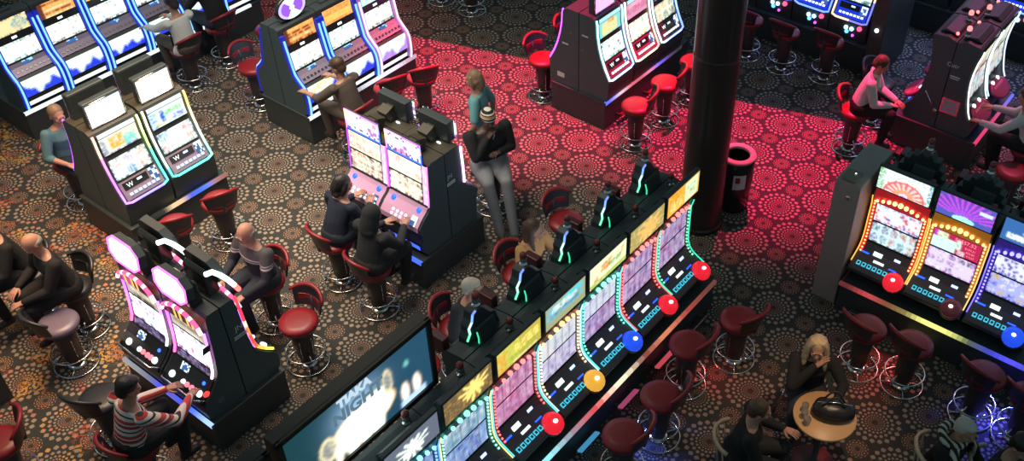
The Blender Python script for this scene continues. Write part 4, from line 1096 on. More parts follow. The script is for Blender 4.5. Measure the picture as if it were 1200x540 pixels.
def leftside(o, name, mm, y, z, sx_, sz, zb, th=.006):
    m = MB(); m.box((-o.w/2-.003, y, z), (th, sx_, sz)); return m.build(name, mm, o.root, dz=-zb)
def rightside(o, name, mm, y, z, sx_, sz, zb, th=.006):
    m = MB(); m.box((o.w/2+.003, y, z), (th, sx_, sz)); return m.build(name, mm, o.root, dz=-zb)
# ------------------------------------------------------------------ right-hand bulb-lit row
FSC = 8.93; FT = [-2.245, -1.590, -.915]
rowF = 'slot machines of the right-hand bulb-lit row'
f2 = pic_blocks(40, 18, rgx(61), 'c02858', [(.02, .05, .5, .7, WHT and 'd8fff0', 1), (.08, .7, .3, .98, 'e8ffd0', .9), (.0, .62, .12, 1, 'd040d0', .8), (.5, .3, .6, .85, 'd8fff0', .8), (.56, .02, .7, .3, 'f0d0e0', .8)])
o = wave('slot machine with red frame and yellow bulbs, red dome button, roulette-wheel roof picture', rowF, FSC, FT[0], '-a', pic_wheel(56, 26, rgx(60)),
     [pic_reels(40, 18, rgx(62), hexc('d8f4ff'), ('b04050', '503080', '308090', 'e08040'), 5, 2, None, '402030', .95), pic_white(40, 16, rgx(63), tint=(.86, .9, 1), edge='9060d0', ink=('d04060', 'f06060', '8050c0'), n=26)], (1., .62, .12), (1., .5, .08), REDC, frame=(.75, .02, .03), seed=1)
o = wave('slot machine with gold bulbs and violet sunburst roof picture, unlit dome button', rowF, FSC, FT[1], '-a', pic_rays(56, 26, rgx(64)),
     [pic_reels(40, 18, rgx(65), hexc('e8d8f8'), ('8040a0', 'b060c0', '503060', 'ffffff'), 5, 3, None, 'b040c0', .9), f2], (1., .6, .06), (1., .62, .2), (.25, .05, .07), frame=(.62, .22, .02), seed=2)
RDG = mat('red_digits', (.4, .05, .05), .5, emit=(1., .25, .3), es=1.2)
for tx, sz, px, z in (('$1557.52', .062, .085, 1.30), ('$109.21', .036, .15, 1.235), ('$25.00', .033, .16, 1.19), ('$10.25', .03, .17, 1.145)):
    lettering('lettering', tx, sz, RDG, o.root, Matrix.Translation((px, -.268, z-.42)) @ Matrix.Rotation(rad(90), 4, 'X'), .001)
wave('slot machine with violet-blue bulbs and blue dome button at the right edge', rowF, FSC, FT[2], '-a', pic_blocks(40, 20, rgx(66), '3868a8', [(.1, .15, .4, .4, 'f0fff0', .9), (.35, .5, .7, .6, 'e8f0b0', .8), (.35, .35, .6, .43, 'd8e8c0', .7), (.6, .7, .95, .8, 'c0d8e0', .6)]),
     [pic_reels(40, 18, rgx(67), hexc('b0b8ff'), ('ffffff', '4030a0', '6050d0', 'e0c040'), 5, 3, None, '3020a0', .95), pic_white(40, 16, rgx(68), tint=(.82, .85, 1), edge='5040d0', ink=('4030b0', '7060e0'), n=26)], (.18, .14, 1.), (.25, .2, 1.), BLUE, frame=(.06, .03, .4), seed=3)
for k, lb in enumerate(('black machine back to back with the wheel-picture machine, spiky dark roof', 'black machine back to back with the violet-sunburst machine, spiky dark roof', 'black machine back to back with the violet-bulb machine, by the right edge')):
    wave(lb, 'back row of the right-hand island', FSC+.012, FT[k], '+a', seed=80+k, rear=True, hood='spiky')
plinth('black base with a colour-lit trim under the right-hand bulb-lit row', 8.27, 9.60, -2.585, -.3, .42,
       [('strip', '-a', [(.10, .02, .02), (.45, .05, .06), (.16, .06, .03), (.2, .17, .05), (.9, .9, .25), (.7, .7, .2), (.08, .1, .05), (.04, .05, .4), (.08, .08, .9), (.05, .05, .3)], 0, 1, SCR), ('rest', '-a', .36, STEEL), ('rest', '-a', 1.0, lamp((.75, .75, .2), .6)), ('rest', '-a', 1.66, STEEL)])  # trim and yellow foot rest glow with painted reflections of the machine lights
t = thing('end_cabinet', 'tall brown-grey end cabinet beside the wheel-picture machine', 'cabinet', W(8.74, -2.755), 54.2)
TAUPE = noisy('taupe_laminate', (.34, .27, .265), (.38, .31, .30), 8, .5)
m = MB(); m.box((0, 0, .85), (.82, .29, 1.70)); m.build('body', TAUPE, t, bevel=.012)
for x, z in ((-.30, 0),):
    m = MB(); M = Matrix.Rotation(rad(-90), 4, 'Y')
    m.lathe([(.03, 0), (.032, .006), (.015, .012), (.002, .012)], 16, (-.41, -.03, 1.52), M); m.build('lock', CHROME, t, True)
m = MB(); m.box((-.28, .02, 1.712), (.20, .16, .024)); bx = m.build('sensor_box', mat('tan_box', (.22, .19, .13), .5), t, bevel=.01)
m = MB(); m.ball((-.24, .0, 1.727), (.008, .008, .005), 8, 5); m.build('status_light', lamp(WHC, 4.), bx)

# ------------------------------------------------------------------ left double-sided pair (rainbow loops)
hA = [(1, .55, .35), (1, .2, .6), (.6, .15, 1), (.5, .2, 1), (.25, .2, 1), (.1, .7, .9), (.1, .9, .45), (.5, 1, .2), (.9, 1, .3)]
hA2 = [(1, .9, .5), (1, .85, .7), (.7, 1, .9), (.1, .9, .65), (.1, .95, .75), (.25, 1, .8), (.9, 1, .9), (1, .8, .4), (1, .55, .15)]
def picA(k, n=(30, 16)):
    r = rgx(200+k)
    return [pic_blocks(n[0], n[1], r, 'f0e8d0', [(0, 0, .18, 1, 'd8e0e0', .9), (.02, .1, .16, .9, '8090a0', .5), (.25, .2, .62, .9, 'f0b040', .75), (.6, .1, .95, .7, '80d8d0', .75), (0, 0, 1, .1, '6050a0', .6)]) if k % 2 == 0 else pic_blocks(n[0], n[1], r, 'e0fff0', [(0, 0, .2, 1, '80a0f0', .5), (.3, .2, .45, .9, '4060d0', .7), (.45, .5, .95, .8, '70d060', .6), (.6, .1, .95, .4, '9080e0', .6), (.1, .1, .4, .3, 'f0d040', .4)]),
            pic_reels(n[0], n[1], r, WHT, ('f0a0b0', 'f0b0a0', '4080d0', 'e0c0e0'), 3, 2, None, '404858', .55)]
def white3(n, c): return [c]*n
slant('slot machine with pink to green LED loop, left one of the rainbow-lit pair', 'rainbow-lit pair of machines', 4.345, -10.05, '+b', hA, picA(0), seed=1)
slant('slot machine with orange to turquoise LED loop, right one of the rainbow-lit pair', 'rainbow-lit pair of machines', 4.975, -10.05, '+b', hA2, picA(1), seed=2, topcol=(1, .93, .75))
for k, (S, lb) in enumerate(((4.345, 'black machine the man in the teal shirt sits at, back to the pink-looped one'), (4.975, 'black machine back to back with the orange-looped one, beside the teal-shirt man'))):
    slant(lb, 'back pair behind the rainbow-lit machines', S, -10.062, '-b', [PURP], picA(k, (10, 6)), seed=5+k, rear=True, topcol=(.6, .3, .7))
plinth('black base under the rainbow-lit pair with a blue and copper trim', 4.0, 5.36, -10.58, -9.53, .45, [('strip', '+b', [(.02, .02, .02), (.03, .03, .03), (.8, .55, .3), (.75, .5, .25), (.1, .12, .6), (.05, .15, 1), (.1, .2, .9), (.35, .18, .2), (.3, .12, .1)], .2, 1, SCR)])

# ------------------------------------------------------------------ blue-finned rows at the top
def picB(k, n=(30, 15)):
    r = rgx(300+k)
    top = [pic_rows(n[0], n[1], r, 'e8a050', ('f0d8a0', 'c04828', '803020', 'f0c070'), '603020'), pic_rows(n[0], n[1], r, 'f0b060', ('d04838', 'fff0a0', 'e08840', 'f0d060')), pic_blocks(n[0], n[1], r, 'b8e0f0', [(.1, .1, .9, .9, 'e0fff8', .7), (.2, .2, .5, .6, '80c0b0', .5)]), pic_reels(n[0], n[1], r, hexc('f0d8a0'), ('e0a050', '50b0c0', 'fff0c0'), 2, 1)][k % 4]
    return [top, pic_white(n[0], n[1], r, tint=(.85, 1, .93) if k % 2 else (.98, .98, .9), edge='404050', ink=('e0b090', 'c0d0a0', '90b0c0', '90c0c0'), n=4)]
def belly(k, n=(24, 9)):
    r = rgx(350+k); nx, ny = n; a = np.zeros((ny, nx, 3)); blue = np.array(hexc('2840e0') if k not in (2, 5) else hexc('b088f0')); warm_ = k == 0
    for y in range(ny):
        for x in range(nx):
            u, v = (x+.5)/nx, (y+.5)/ny
            f = .30+.22*math.sin(u*9+k)+.10*math.sin(u*23+2*k)+.5*abs(u-.5)**1.5
            a[y, x] = blue*(.7+.5*r.random()) if v < f else np.array(WHT)*(.9+.1*r.random())
            if warm_ and v >= f and r.random() < .5: a[y, x] = hexc('f8d890')
    return a
gB = 'blue-finned machines with oval roof signs'
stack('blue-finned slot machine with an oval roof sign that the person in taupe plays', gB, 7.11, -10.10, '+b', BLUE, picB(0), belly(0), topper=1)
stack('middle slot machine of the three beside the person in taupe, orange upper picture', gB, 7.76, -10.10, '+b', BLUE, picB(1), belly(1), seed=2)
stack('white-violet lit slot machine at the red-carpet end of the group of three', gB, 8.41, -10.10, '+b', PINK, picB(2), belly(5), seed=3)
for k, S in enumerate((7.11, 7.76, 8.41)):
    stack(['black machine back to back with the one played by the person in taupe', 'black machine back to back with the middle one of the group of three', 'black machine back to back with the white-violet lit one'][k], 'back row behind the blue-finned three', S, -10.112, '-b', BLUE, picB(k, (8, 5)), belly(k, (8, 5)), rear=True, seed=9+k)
plinth('black base under the three blue-finned machines', 6.77, 8.80, -10.58, -9.62, .45, [('strip', '+b', [(.8, .85, .9), (.02, .02, .02), (.02, .02, .02), (.6, .6, .7), (.8, .75, .8), (.8, .7, .8), (.5, .3, .4)], 0, 1, SCR)])
gG = 'machines of the long blue-lit row at top left'
GL = ['slot machine at the left end of the long blue-lit row, ring picture above', 'second machine of the long blue-lit row from the left edge, behind the rainbow-lit pair', 'third machine of the blue-lit row, left of the one the woman in white plays',
      'machine of the blue-lit row that the woman in the white top plays', 'machine of the blue-lit row that the person in black plays', 'furthest machine of the blue-lit row, beyond the person in black']
for k in range(6):
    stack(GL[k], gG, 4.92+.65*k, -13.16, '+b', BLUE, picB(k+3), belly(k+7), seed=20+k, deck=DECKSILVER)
plinth('long black base under the blue-lit row at top left', 4.55, 8.5, -13.62, -12.68, .45, [('strip', '+b', [(.75, .85, .9)]*6, 0, .95, SCR)])

# ------------------------------------------------------------------ centre pair with lilac decks
gC = 'lilac-decked machines of the centre pair'
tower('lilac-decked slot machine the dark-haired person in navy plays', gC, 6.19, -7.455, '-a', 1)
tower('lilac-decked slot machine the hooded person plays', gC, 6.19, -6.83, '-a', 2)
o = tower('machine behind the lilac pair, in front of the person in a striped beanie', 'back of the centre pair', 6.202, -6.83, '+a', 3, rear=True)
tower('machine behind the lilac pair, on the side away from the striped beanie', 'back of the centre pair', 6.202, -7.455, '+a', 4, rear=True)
plinth('black base under the centre pair with lilac decks', 5.66, 6.72, -7.80, -6.49, .42, [('strip', '-a', [(.03, .03, .03), (.04, .04, .05), (.05, .06, .3), (.06, .15, 1.)], 0, 1, SCR)])

# ------------------------------------------------------------------ pair with eight-sided roof signs
gD = 'machines with eight-sided lit roof signs'
slim('slim slot machine with white octagon roof sign, farther one from the striped-sweater player', gD, 3.23, -7.555, '-a', 1)
o = slim('slim slot machine with white octagon roof sign that the person in red stripes plays', gD, 3.23, -6.865, '-a', 2)
mJ = Matrix.Rotation(rad(90), 4, 'Z') @ Matrix.Rotation(rad(90), 4, 'X')
def sidemark(o, tx, y, z, zb, sz=.075, mm=WHITEPRINT): lettering('lettering', tx, sz, mm, o.root, Matrix.Translation((o.w/2+.002, y, z-zb)) @ mJ, .001)
def sidebar(o, y, z, zb, L=.14, mm=WHITEPRINT, h=.02):
    m = MB(); m.box((o.w/2+.003, y, z), (.006, L, h)); return m.build('maker_plate', mm, o.root, dz=-zb)
m = MB(); M = Matrix.Rotation(rad(90), 4, 'Y'); m.lathe([(.03, 0), (.034, .008), (.025, .02), (.008, .027), (.002, .027)], 20, (.33, -.375, .80), M); m.build('side_lamp', lamp((1, .05, .05), 1.6), o.root, True, dz=-.42)
m = MB(); m.box((.333, -.26, .60), (.006, .07, .05)); m.build('maker_plate', mat('grey_plate', (.15, .16, .17), .4), o.root, dz=-.42)
m = MB(); m.prism([(-.20, 1.25), (-.28, 1.25), (-.26, 1.32), (-.18, 1.32)], .328, .334); m.build('badge', BLACK, o.root, dz=-.42)
o2 = slim('slim machine seen from behind that the man in the grey striped sweater plays', 'back pair of the octagon-sign island', 3.242, -7.555, '+a', 3, rear=True)
o3 = slim('slim machine behind the red-stripes player, marked JN on its side', 'back pair of the octagon-sign island', 3.242, -6.865, '+a', 4, rear=True)
lettering('lettering', 'JN', .085, WHITEPRINT, o3.root, Matrix.Translation((-.332, -.12, 1.28-.42)) @ Matrix.Rotation(rad(-90), 4, 'Z') @ Matrix.Rotation(rad(90), 4, 'X'), .001)
for z in (1.19, 1.165):
    m = MB(); m.box((-.333, -.12, z), (.006, .15, .012)); m.build('maker_plate', WHITEPRINT, o3.root, dz=-.42)
for q in (o2, o3):   # curved LED edge of the rear pair
    pts = [(sx_, -y, z) for sx_, y, z in [(-.27, .0, 2.02), (-.27, .07, 2.0), (-.28, .13, 1.92), (-.29, .18, 1.83), (-.30, .22, 1.74), (-.30, .25, 1.66)]]
    q.led('roof_light', pts, .024, [(.85, 1, .95)]*4+[(1, .12, .1)], LED)
    q.led('side_light', q.curve(-.31, .70, 1.62, .03, 24), .016, [(1, .75, .1), (1, .5, .05), (1, .1, .05), (1, .06, .05), (1, .25, .05), (1, .9, .6), (1, .05, .08), (1, .04, .08), (1, .06, .1)], LEDSOFT)
plinth('black base with blue-lit trim under the octagon-sign machines', 2.79, 3.68, -7.92, -6.49, .42, [('strip', '-a', [(.25, .26, .28), (.22, .23, .26), (.14, .15, .25), (.05, .08, .8), (.1, .1, .5), (.04, .08, .9), (.1, .2, .9), (.4, .6, 1)], 0, 1, SCR)])
oC = [q for q in bpy.data.objects if q.get('label', '').startswith('machine behind the lilac pair, in front')][0]
lettering('lettering', 'JN', .075, WHITEPRINT, oC, Matrix.Translation((-.312, -.05, 1.28-.42)) @ Matrix.Rotation(rad(-90), 4, 'Z') @ Matrix.Rotation(rad(90), 4, 'X'), .001)
for z in (1.20, 1.175):
    m = MB(); m.box((-.313, -.06, z), (.006, .13, .014)); m.build('maker_plate', WHITEPRINT, oC, dz=-.42)
m = MB(); m.box((-.30, -.27, 1.30), (.03, .03, .5)); 
q = MB(); q.tube([(-.318, -.262, 1.08), (-.318, -.262, 1.3), (-.318, -.25, 1.58)], .014, 8, cols=[(.75, .5, 1), (.9, .6, 1)]); q.build('edge_light', LED, oC, True, dz=-.42)

# ------------------------------------------------------------------ three LED-looped machines on the red carpet
gH = 'LED-looped machines on the red carpet'
hH = [[(.3, .9, 1), (.4, .95, 1), (.6, .9, 1), (.5, .8, 1), (.3, .4, 1), (.3, .5, 1), (.3, .6, 1)], [(1, .75, .6), (1, .8, .65), (1, .85, .7), (1, .8, .55), (1, .3, .25), (1, .5, .45), (1, .7, .6)], [(.3, .6, 1), (.5, .8, 1), (.7, .9, 1), (.3, .4, 1), (.15, .25, 1), (.2, .35, 1), (.3, .5, 1)]]
def picH(k, n=(30, 16)):
    r = rgx(400+k)
    return [[pic_blocks(n[0], n[1], r, '80d0c8', [(.15, .1, .85, .9, 'f0d890', .85), (.4, .7, .7, 1, 'd08030', .6)]), pic_blocks(n[0], n[1], r, 'd890b0', [(0, .3, 1, .7, 'c06088', .5), (.1, .7, .9, 1, 'f0b0c0', .6)]), pic_blocks(n[0], n[1], r, '303848', [(.1, .1, .5, .9, 'e8fff0', .7), (.5, .2, .9, .8, 'b0c8a0', .6)])][k],
            [pic_white(n[0], n[1], r, edge='407070', n=6), pic_reels(n[0], n[1], r, hexc('f4ffe0'), ('a8d0a0', 'e0e0a0'), 5, 2, None, 'c06070', .5), pic_reels(n[0], n[1], r, hexc('e0e8d0'), ('505850', 'f0c070', '808878'), 3, 2, None, '202830', .8)][k]]
for k in range(3):
    oH = slant(['slot machine with white-blue LED loop at the near end, beside the lone red stool', 'slot machine with warm pink LED loop in the middle of the red-carpet three', 'slot machine with blue LED loop nearest the round column on the red carpet'][k], gH, 9.80+.63*k, -7.18, '+b', hH[k], picH(k), deck=DECKPINK if k < 2 else DECKGREY, seed=30+k, head=(.5, .9, 1), body=[SIDE, BLACK, BLACK], topcol=(.6, .3, 1.) if k == 0 else (.9, .7, 1))
    if k == 0: leftside(oH, 'maker_plate', WHITEPRINT, -.10, 1.35, .10, .02, .45); leftside(oH, 'card_slot', STEEL, -.06, 1.12, .02, .03, .45)
for k in range(3):
    oH2 = slant(['black machine facing the lone red stool at the near end', 'black machine behind the warm pink LED loop one', 'black machine behind the blue LED loop one'][k], 'back row of the red-carpet island', 9.80+.63*k, -7.192, '-b', [PURP], picH(k, (8, 5)), deck=DECKGREY, rear=True, seed=40+k, body=[SIDE, BLACK, BLACK], topper=False)
    if k == 0: rightside(oH2, 'maker_plate', WHITEPRINT, -.22, 1.12, .10, .02, .45); rightside(oH2, 'notice', WHITEPRINT, -.30, .60, .12, .07, .45); rightside(oH2, 'badge', STEEL, -.12, 1.32, .04, .03, .45)
plinth('black base under the LED-looped three on the red carpet', 9.47, 11.6, -7.66, -6.71, .45, [('strip', '+b', [(.12, .15, .9), (.75, .55, .6), (.6, .12, .18), (.55, .1, .15), (.8, .2, .35), (.15, .12, .8), (.1, .05, .15), (.03, .03, .03)], 0, .9, SCR), ('rest', '+b', .42, RED), ('rest', '+b', 1.1, RED)])

# ------------------------------------------------------------------ curved-screen island at top right
gI = 'curved-screen machines at top right'
oI = curvy('curved-screen slot machine with a white lit edge, nearer one of the pair', gI, 12.04, -2.90, '+b', (.9, 1, 1), 1)
curvy('curved-screen slot machine with a blue-white lit edge, farther one of the pair', gI, 12.73, -2.90, '+b', (.2, .3, 1), 2)
oI2 = curvy('machine facing the bearded man in the white shirt', 'back of the curved-screen pair', 12.04, -2.912, '-b', (.9, .3, .5), 3, rear=True)
curvy('machine beyond the one that the bearded man in white plays', 'back of the curved-screen pair', 12.73, -2.912, '-b', (.9, .3, .5), 4, rear=True)
lettering('lettering', 'Cutr', .085, WHITEPRINT, oI.root, Matrix.Translation((-.332, -.02, 1.42-.45)) @ Matrix.Rotation(rad(-90), 4, 'Z') @ Matrix.Rotation(rad(90), 4, 'X'), .001)
leftside(oI, 'maker_plate', WHITEPRINT, -.08, 1.27, .13, .016, .45); leftside(oI, 'maker_plate', WHITEPRINT, -.08, 1.24, .11, .012, .45)
leftside(oI2, 'maker_plate', WHITEPRINT, .1, 1.25, .05, .02, .45)
fr = leftside(oI, 'notice_frame', CHROME, -.12, .83, .24, .22, .45); m = MB(); m.box((-.338, -.12, .83), (.006, .19, .17)); m.build('notice', mat('pink_notice', (.55, .38, .52), .5), fr, dz=-.45)
m = MB(); m.tube([(.335, -.04, .70), (.345, -.22, .95)], .008, 8); m.lathe([(.03, 0), (.03, .012), (.002, .014)], 14, (.33, -.04, .70), Matrix.Rotation(rad(90), 4, 'Y')); m.build('support_rod', CHROME, oI2.root, True, dz=-.45)
plinth('black base with pink-lit edge under the curved-screen pair', 11.67, 13.15, -3.47, -2.33, .45, [('strip', '+b', [(.5, .03, .1), (.45, .03, .1), (.4, .05, .15), (.1, .1, .6)], 0, 1, LEDSOFT)])

# ------------------------------------------------------------------ blue rows at the far right
DECKBLUE = mat('blue_deck', (.02, .04, .30), .3, emit=(.01, .05, 1.), es=.7)
gJ = 'blue-lit machines at the top edge'
for k, tt in enumerate((-6.72, -6.10, -5.48, -4.86)):
    o = slant(['blue-decked machine at the top edge just right of the round column', 'blue-decked machine at the top edge, third from the dark end cabinet', 'blue-decked machine at the top edge, second from the dark end cabinet', 'blue-decked machine with an orange-edged screen beside the dark end cabinet'][k], gJ, 13.55, tt, '-a', [(.1, .2, 1)]*3 if k < 3 else [(1, .4, .2), (1, .5, .3), (.1, .1, .4), (1, .45, .3)], picH(k % 3, (16, 10)), deck=DECKBLUE, rear=True, seed=60+k, body=[SIDE, BLACK, BLACK], topper=False)
    o.roundbutton(.70, .19, .035, .03, lamp((1, .06, .15), 3.), 'red_button'); o.roundbutton(.66, -.02, .03, .02, lamp((.4, .8, 1), 4.)); o.roundbutton(.66, .07, .03, .02, lamp((.4, .8, 1), 4.))
    o.roundbutton(.60, .0, .03, .02, lamp((.1, .4, 1), 3.)); o.roundbutton(.56, .1, .02, .02, lamp((.9, .1, .9), 2.))
plinth('black base under the blue-decked machines at the top edge', 13.0, 14.1, -7.1, -4.5, .45, [], name='machine_plinth')
t = thing('end_cabinet', 'dark tall end cabinet with a small white light, right of the top-edge machines', 'cabinet', W(13.45, -4.36), 54.2)
m = MB(); m.box((0, 0, 1.0), (1.1, .22, 2.0)); m.build('body', BLACK, t, bevel=.02)
m = MB(); m.ball((-.555, 0, .85), .03, 10, 6); m.build('lamp', lamp(WHC, 5.), t, True)
gK = 'blue-lit machines beyond the curved-screen pair'
for k, tt in enumerate((-4.3, -3.65, -3.0, -2.35)):
    o = slant(['farthest blue-decked machine behind the dark end cabinet', 'blue-decked machine behind the curved-screen pair, left of the blue dot light', 'blue-decked machine straight behind the curved-screen pair', 'blue-decked machine at the top right corner'][k], gK, 15.35, tt, '-a', [(.1, .2, 1)]*3, picH(k % 3, (8, 5)), deck=DECKBLUE, rear=True, seed=70+k, body=[SIDE, BLACK, BLACK], topper=False)
    o.roundbutton(.66, -.02, .035, .02, lamp((.4, .8, 1), 4.)); o.roundbutton(.66, .08, .035, .02, lamp((.4, .8, 1), 4.)); o.roundbutton(.70, .2, .035, .03, lamp((1, .06, .15), 3.), 'red_button')
plinth('black base under the blue-decked machines in the top right corner', 14.82, 15.9, -4.7, -1.9, .45, [])
# console at the left edge
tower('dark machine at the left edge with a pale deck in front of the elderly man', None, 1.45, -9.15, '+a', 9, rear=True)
plinth('black base under the machine at the left edge', .95, 1.95, -9.55, -8.75, .42)
# ------------------------------------------------------------------ stools
ST0 = make_stool('red casino stool', None, RED, W(6.75, -3.22), 0)
ST0K = make_stool('black casino stool', None, BLACKLEATHER, W(2.27, -7.44), 0)
_used = {}
def stool(S, T, back, label, group, black=False, dt=0.):
    """back = grid direction (or degrees) in which the backrest stands"""
    a = (DIRANG[back] if isinstance(back, str) else back)-90+dt
    src = ST0K if black else ST0
    if src.name not in _used:
        _used[src.name] = 1; src.location = W(S, T); src.rotation_euler = (0, 0, rad(a)); src['label'] = label; src['group'] = group; return src
    return dup(src, W(S, T), a, label, group)
g = 'stools along the bulb-lit row'
stool(6.90, -3.10, '+b', 'red casino stool, farthest from the bottom edge of the four beside the bulb-lit row', g, dt=-12)
stool(6.28, -3.33, '+b', 'red casino stool beside the blue dome button, second in the row toward the column', g, dt=6)
stool(5.55, -3.18, '+b', 'red casino stool beside the yellow dome button in the row by the bulb-lit machines', g, dt=12)
stool(4.95, -3.20, '+b', 'red casino stool nearest the bottom edge beside the bulb-lit row', g, dt=10)
g = 'stools along the right-hand bulb-lit row'
stool(7.60, -1.98, '-a', 'red-lit casino stool just behind the blonde woman, in front of the wheel-picture machine', g, dt=-16)
stool(7.68, -1.50, '-a', 'yellow-green lit casino stool in front of the violet-sunburst machine', g, dt=-16)
stool(7.72, -.76, '-a', 'violet-lit casino stool behind the grey-haired person with a striped scarf', g, dt=-16)
stool(7.72, -.30, '-a', 'blue-lit casino stool at the right edge in front of the violet-bulb machine', g, dt=-16)
g = 'stools on the red carpet'
stool(9.48, -6.20, '+b', 'bright red stool nearest the viewer at the LED-looped three on the red carpet', g, dt=25)
stool(10.18, -6.20, '+b', 'bright red stool, middle of three by the LED-looped machines on the red carpet', g, dt=25)
stool(10.88, -6.18, '+b', 'bright red stool half hidden by the round column', g, dt=25)
stool(9.63, -7.91, '-b', 'lone bright red stool at the near end of the red-carpet island', g, dt=-12)
stool(10.35, -7.93, '-b', 'red stool mostly hidden behind the red-carpet island', g)
g = 'stools by the blue-finned three'
stool(7.78, -9.12, '+b', 'pink-lit red stool with empty seat between the person in taupe and the lilac pair', g, dt=-20)
stool(8.25, -8.95, '+b', 'empty red stool in front of the white-violet lit machine, its back to the viewer', g, dt=-30)
stool(7.00, -8.98, '+b', 'stool under the person in taupe', g)
stool(7.00, -10.98, '-b', 'red stool behind the blue-finned three at their left end', g)
stool(7.81, -11.60, '-b', 'bright red stool between the blue-lit row and the blue-finned three', g, dt=180)
g = 'stools along the blue-lit row'
stool(6.72, -12.12, '+b', 'stool under the woman in the white top', g)
stool(7.42, -12.25, '+b', 'stool under the person in black', g)
g = 'stools by the rainbow-lit pair'
stool(4.85, -8.96, '+b', 'empty red stool at the right end of the rainbow-lit pair', g, dt=-20)
stool(4.27, -9.00, '+b', 'stool half hidden behind the octagon-sign machines, in front of the pink-looped machine', g, dt=-30)
stool(4.22, -11.0, '-b', 'stool behind the rainbow-lit pair under the man in the teal shirt', g)
g = 'stools by the centre pair'
stool(5.20, -7.36, '-a', 'red stool under the dark-haired person in navy', g, dt=-8)
stool(5.14, -6.70, '-a', 'stool under the hooded person', g, dt=-8)
stool(7.28, -6.86, '+a', 'stool under the person in the striped beanie', g, dt=30)
g = 'stools by the octagon-sign island'
stool(4.10, -6.72, '+a', 'empty red stool in the middle of the floor behind the octagon-sign island', g, dt=8)
stool(4.29, -7.46, '+a', 'stool under the man in the grey sweater', g)
stool(2.27, -7.44, '-a', 'empty black stool left of the person in red stripes', g, black=True, dt=20)
stool(2.15, -6.68, '-a', 'red-backed stool under the person in red stripes', g)
q = stool(2.60, -8.66, '-a', 'lavender-grey stool beside the elderly man at the left edge', g, black=True)
lav = noisy('lavender_leather', (.16, .13, .19), (.19, .15, .22), 30, .35, bump=.05)
for c in q.children:
    if c.name.startswith('seat') and 'pan' not in c.name: c.data = c.data.copy(); c.data.materials[0] = lav
stool(2.98, -9.02, '+a', 'dark stool under the elderly man at the left edge', g, black=True)
stool(2.84, -9.62, '+a', 'dark stool under the person in black cut by the left edge', g, black=True)
stool(1.42, -7.72, '-a', 'stool cut by the left edge near the bottom left corner', g, dt=150)
g = 'stools by the curved-screen island'
stool(11.15, -1.68, '+b', 'bright red stool with empty seat near the top right, in front of the curved-screen pair', g, dt=30)
stool(11.18, -3.82, '-b', 'red-backed stool under the bearded man in the white shirt', g, dt=10)
stool(12.0, -3.85, '-b', 'empty black stool beside the bearded man in the white shirt', g, black=True)
stool(11.72, -1.70, '+b', 'stool under the person in white at the right edge', g)
g = 'stools along the top edge'
stool(12.42, -5.54, '-a', 'dark blue-lit stool at the top edge, left one of the two right of the column', g)
stool(12.58, -4.90, '-a', 'dark blue-lit stool at the top edge nearest the dark end cabinet', g)
stool(12.40, -6.15, '-a', 'dark blue-lit stool just right of the round column at the top edge', g)
stool(14.2, -3.3, '-a', 'dark blue-lit stool behind the curved-screen pair', g)
stool(14.2, -2.2, '-a', 'dark blue-lit stool at the right edge near the top', g)
stool(10.84, -10.39, '+b', 'chrome-ringed stool cut by the top edge above the red carpet, right one', g)
stool(10.79, -11.01, '+b', 'chrome-ringed stool cut by the top edge above the red carpet, left one', g)
g = 'stools behind the bulb-lit row'
stool(7.04, -5.50, '-b', 'empty red stool between the tan-jacket woman and the round column', g, dt=-14)
stool(6.05, -5.36, '-b', 'stool under the woman in the tan jacket', g)
stool(5.05, -5.36, '-b', 'red stool under the white-haired man', g, dt=15)
stool(4.42, -5.30, '-b', 'red stool beside the video sign, nearer than the white-haired man', g, dt=-60)

# ------------------------------------------------------------------ people
PX = DIRANG
NAVY = cloth('navy_cloth', (.012, .02, .045)); DARKJ = cloth('charcoal_cloth', (.022, .026, .03)); BLK = cloth('black_cloth', (.012, .013, .015))
JEANS = cloth('pale_jeans', (.26, .27, .29), var=.35); DJEANS = cloth('dark_jeans', (.025, .035, .055)); WHITEC = cloth('white_cloth', (.62, .66, .64), var=.12)
TEALC = cloth('teal_shirt', (.10, .22, .25)); TEALL = cloth('light_teal_top', (.16, .42, .44)); TAUPEC = cloth('taupe_cloth', (.11, .085, .072)); TAN = cloth('tan_jacket', (.62, .34, .13)); KHAKI = cloth('khaki_cloth', (.12, .10, .075))
HBLK = noisy('black_hair', (.012, .011, .011), (.03, .026, .024), 60, .45, bump=.5); HBRN = noisy('brown_hair', (.06, .035, .022), (.10, .06, .035), 60, .5, bump=.5)
HBLD = noisy('blonde_hair', (.62, .48, .30), (.42, .30, .17), 70, .5, bump=.5); HWHT = noisy('white_hair', (.62, .58, .52), (.45, .42, .38), 60, .6, bump=.5); HGRY = noisy('grey_hair', (.34, .32, .29), (.22, .21, .19), 60, .6, bump=.5)
HSANDY = noisy('sandy_hair', (.30, .19, .11), (.2, .12, .07), 60, .5, bump=.5)
A_, B_ = DIRANG['+a'], DIRANG['+b']
person('person in a white top leaning toward the blue-lit row, back to the viewer', 6.7, -12.0, DIRANG['-b'], q=0.85, shirt=WHITEC, trousers=KHAKI, hair='full', hairmat=HBLK, sleeves='long', lean=0.05, nod=28, yaw=8, lw=(-.22, .55, .92), rw=(.14, .52, .95))
person('person in black clothes at the blue-lit row, cut by the top edge', 7.42, -12.22, DIRANG['-b'], shirt=BLK, trousers=DJEANS, hair='short', hairmat=HBLK, lean=.1, nod=20, wide=1.08, lw=(-.2, .52, .98))
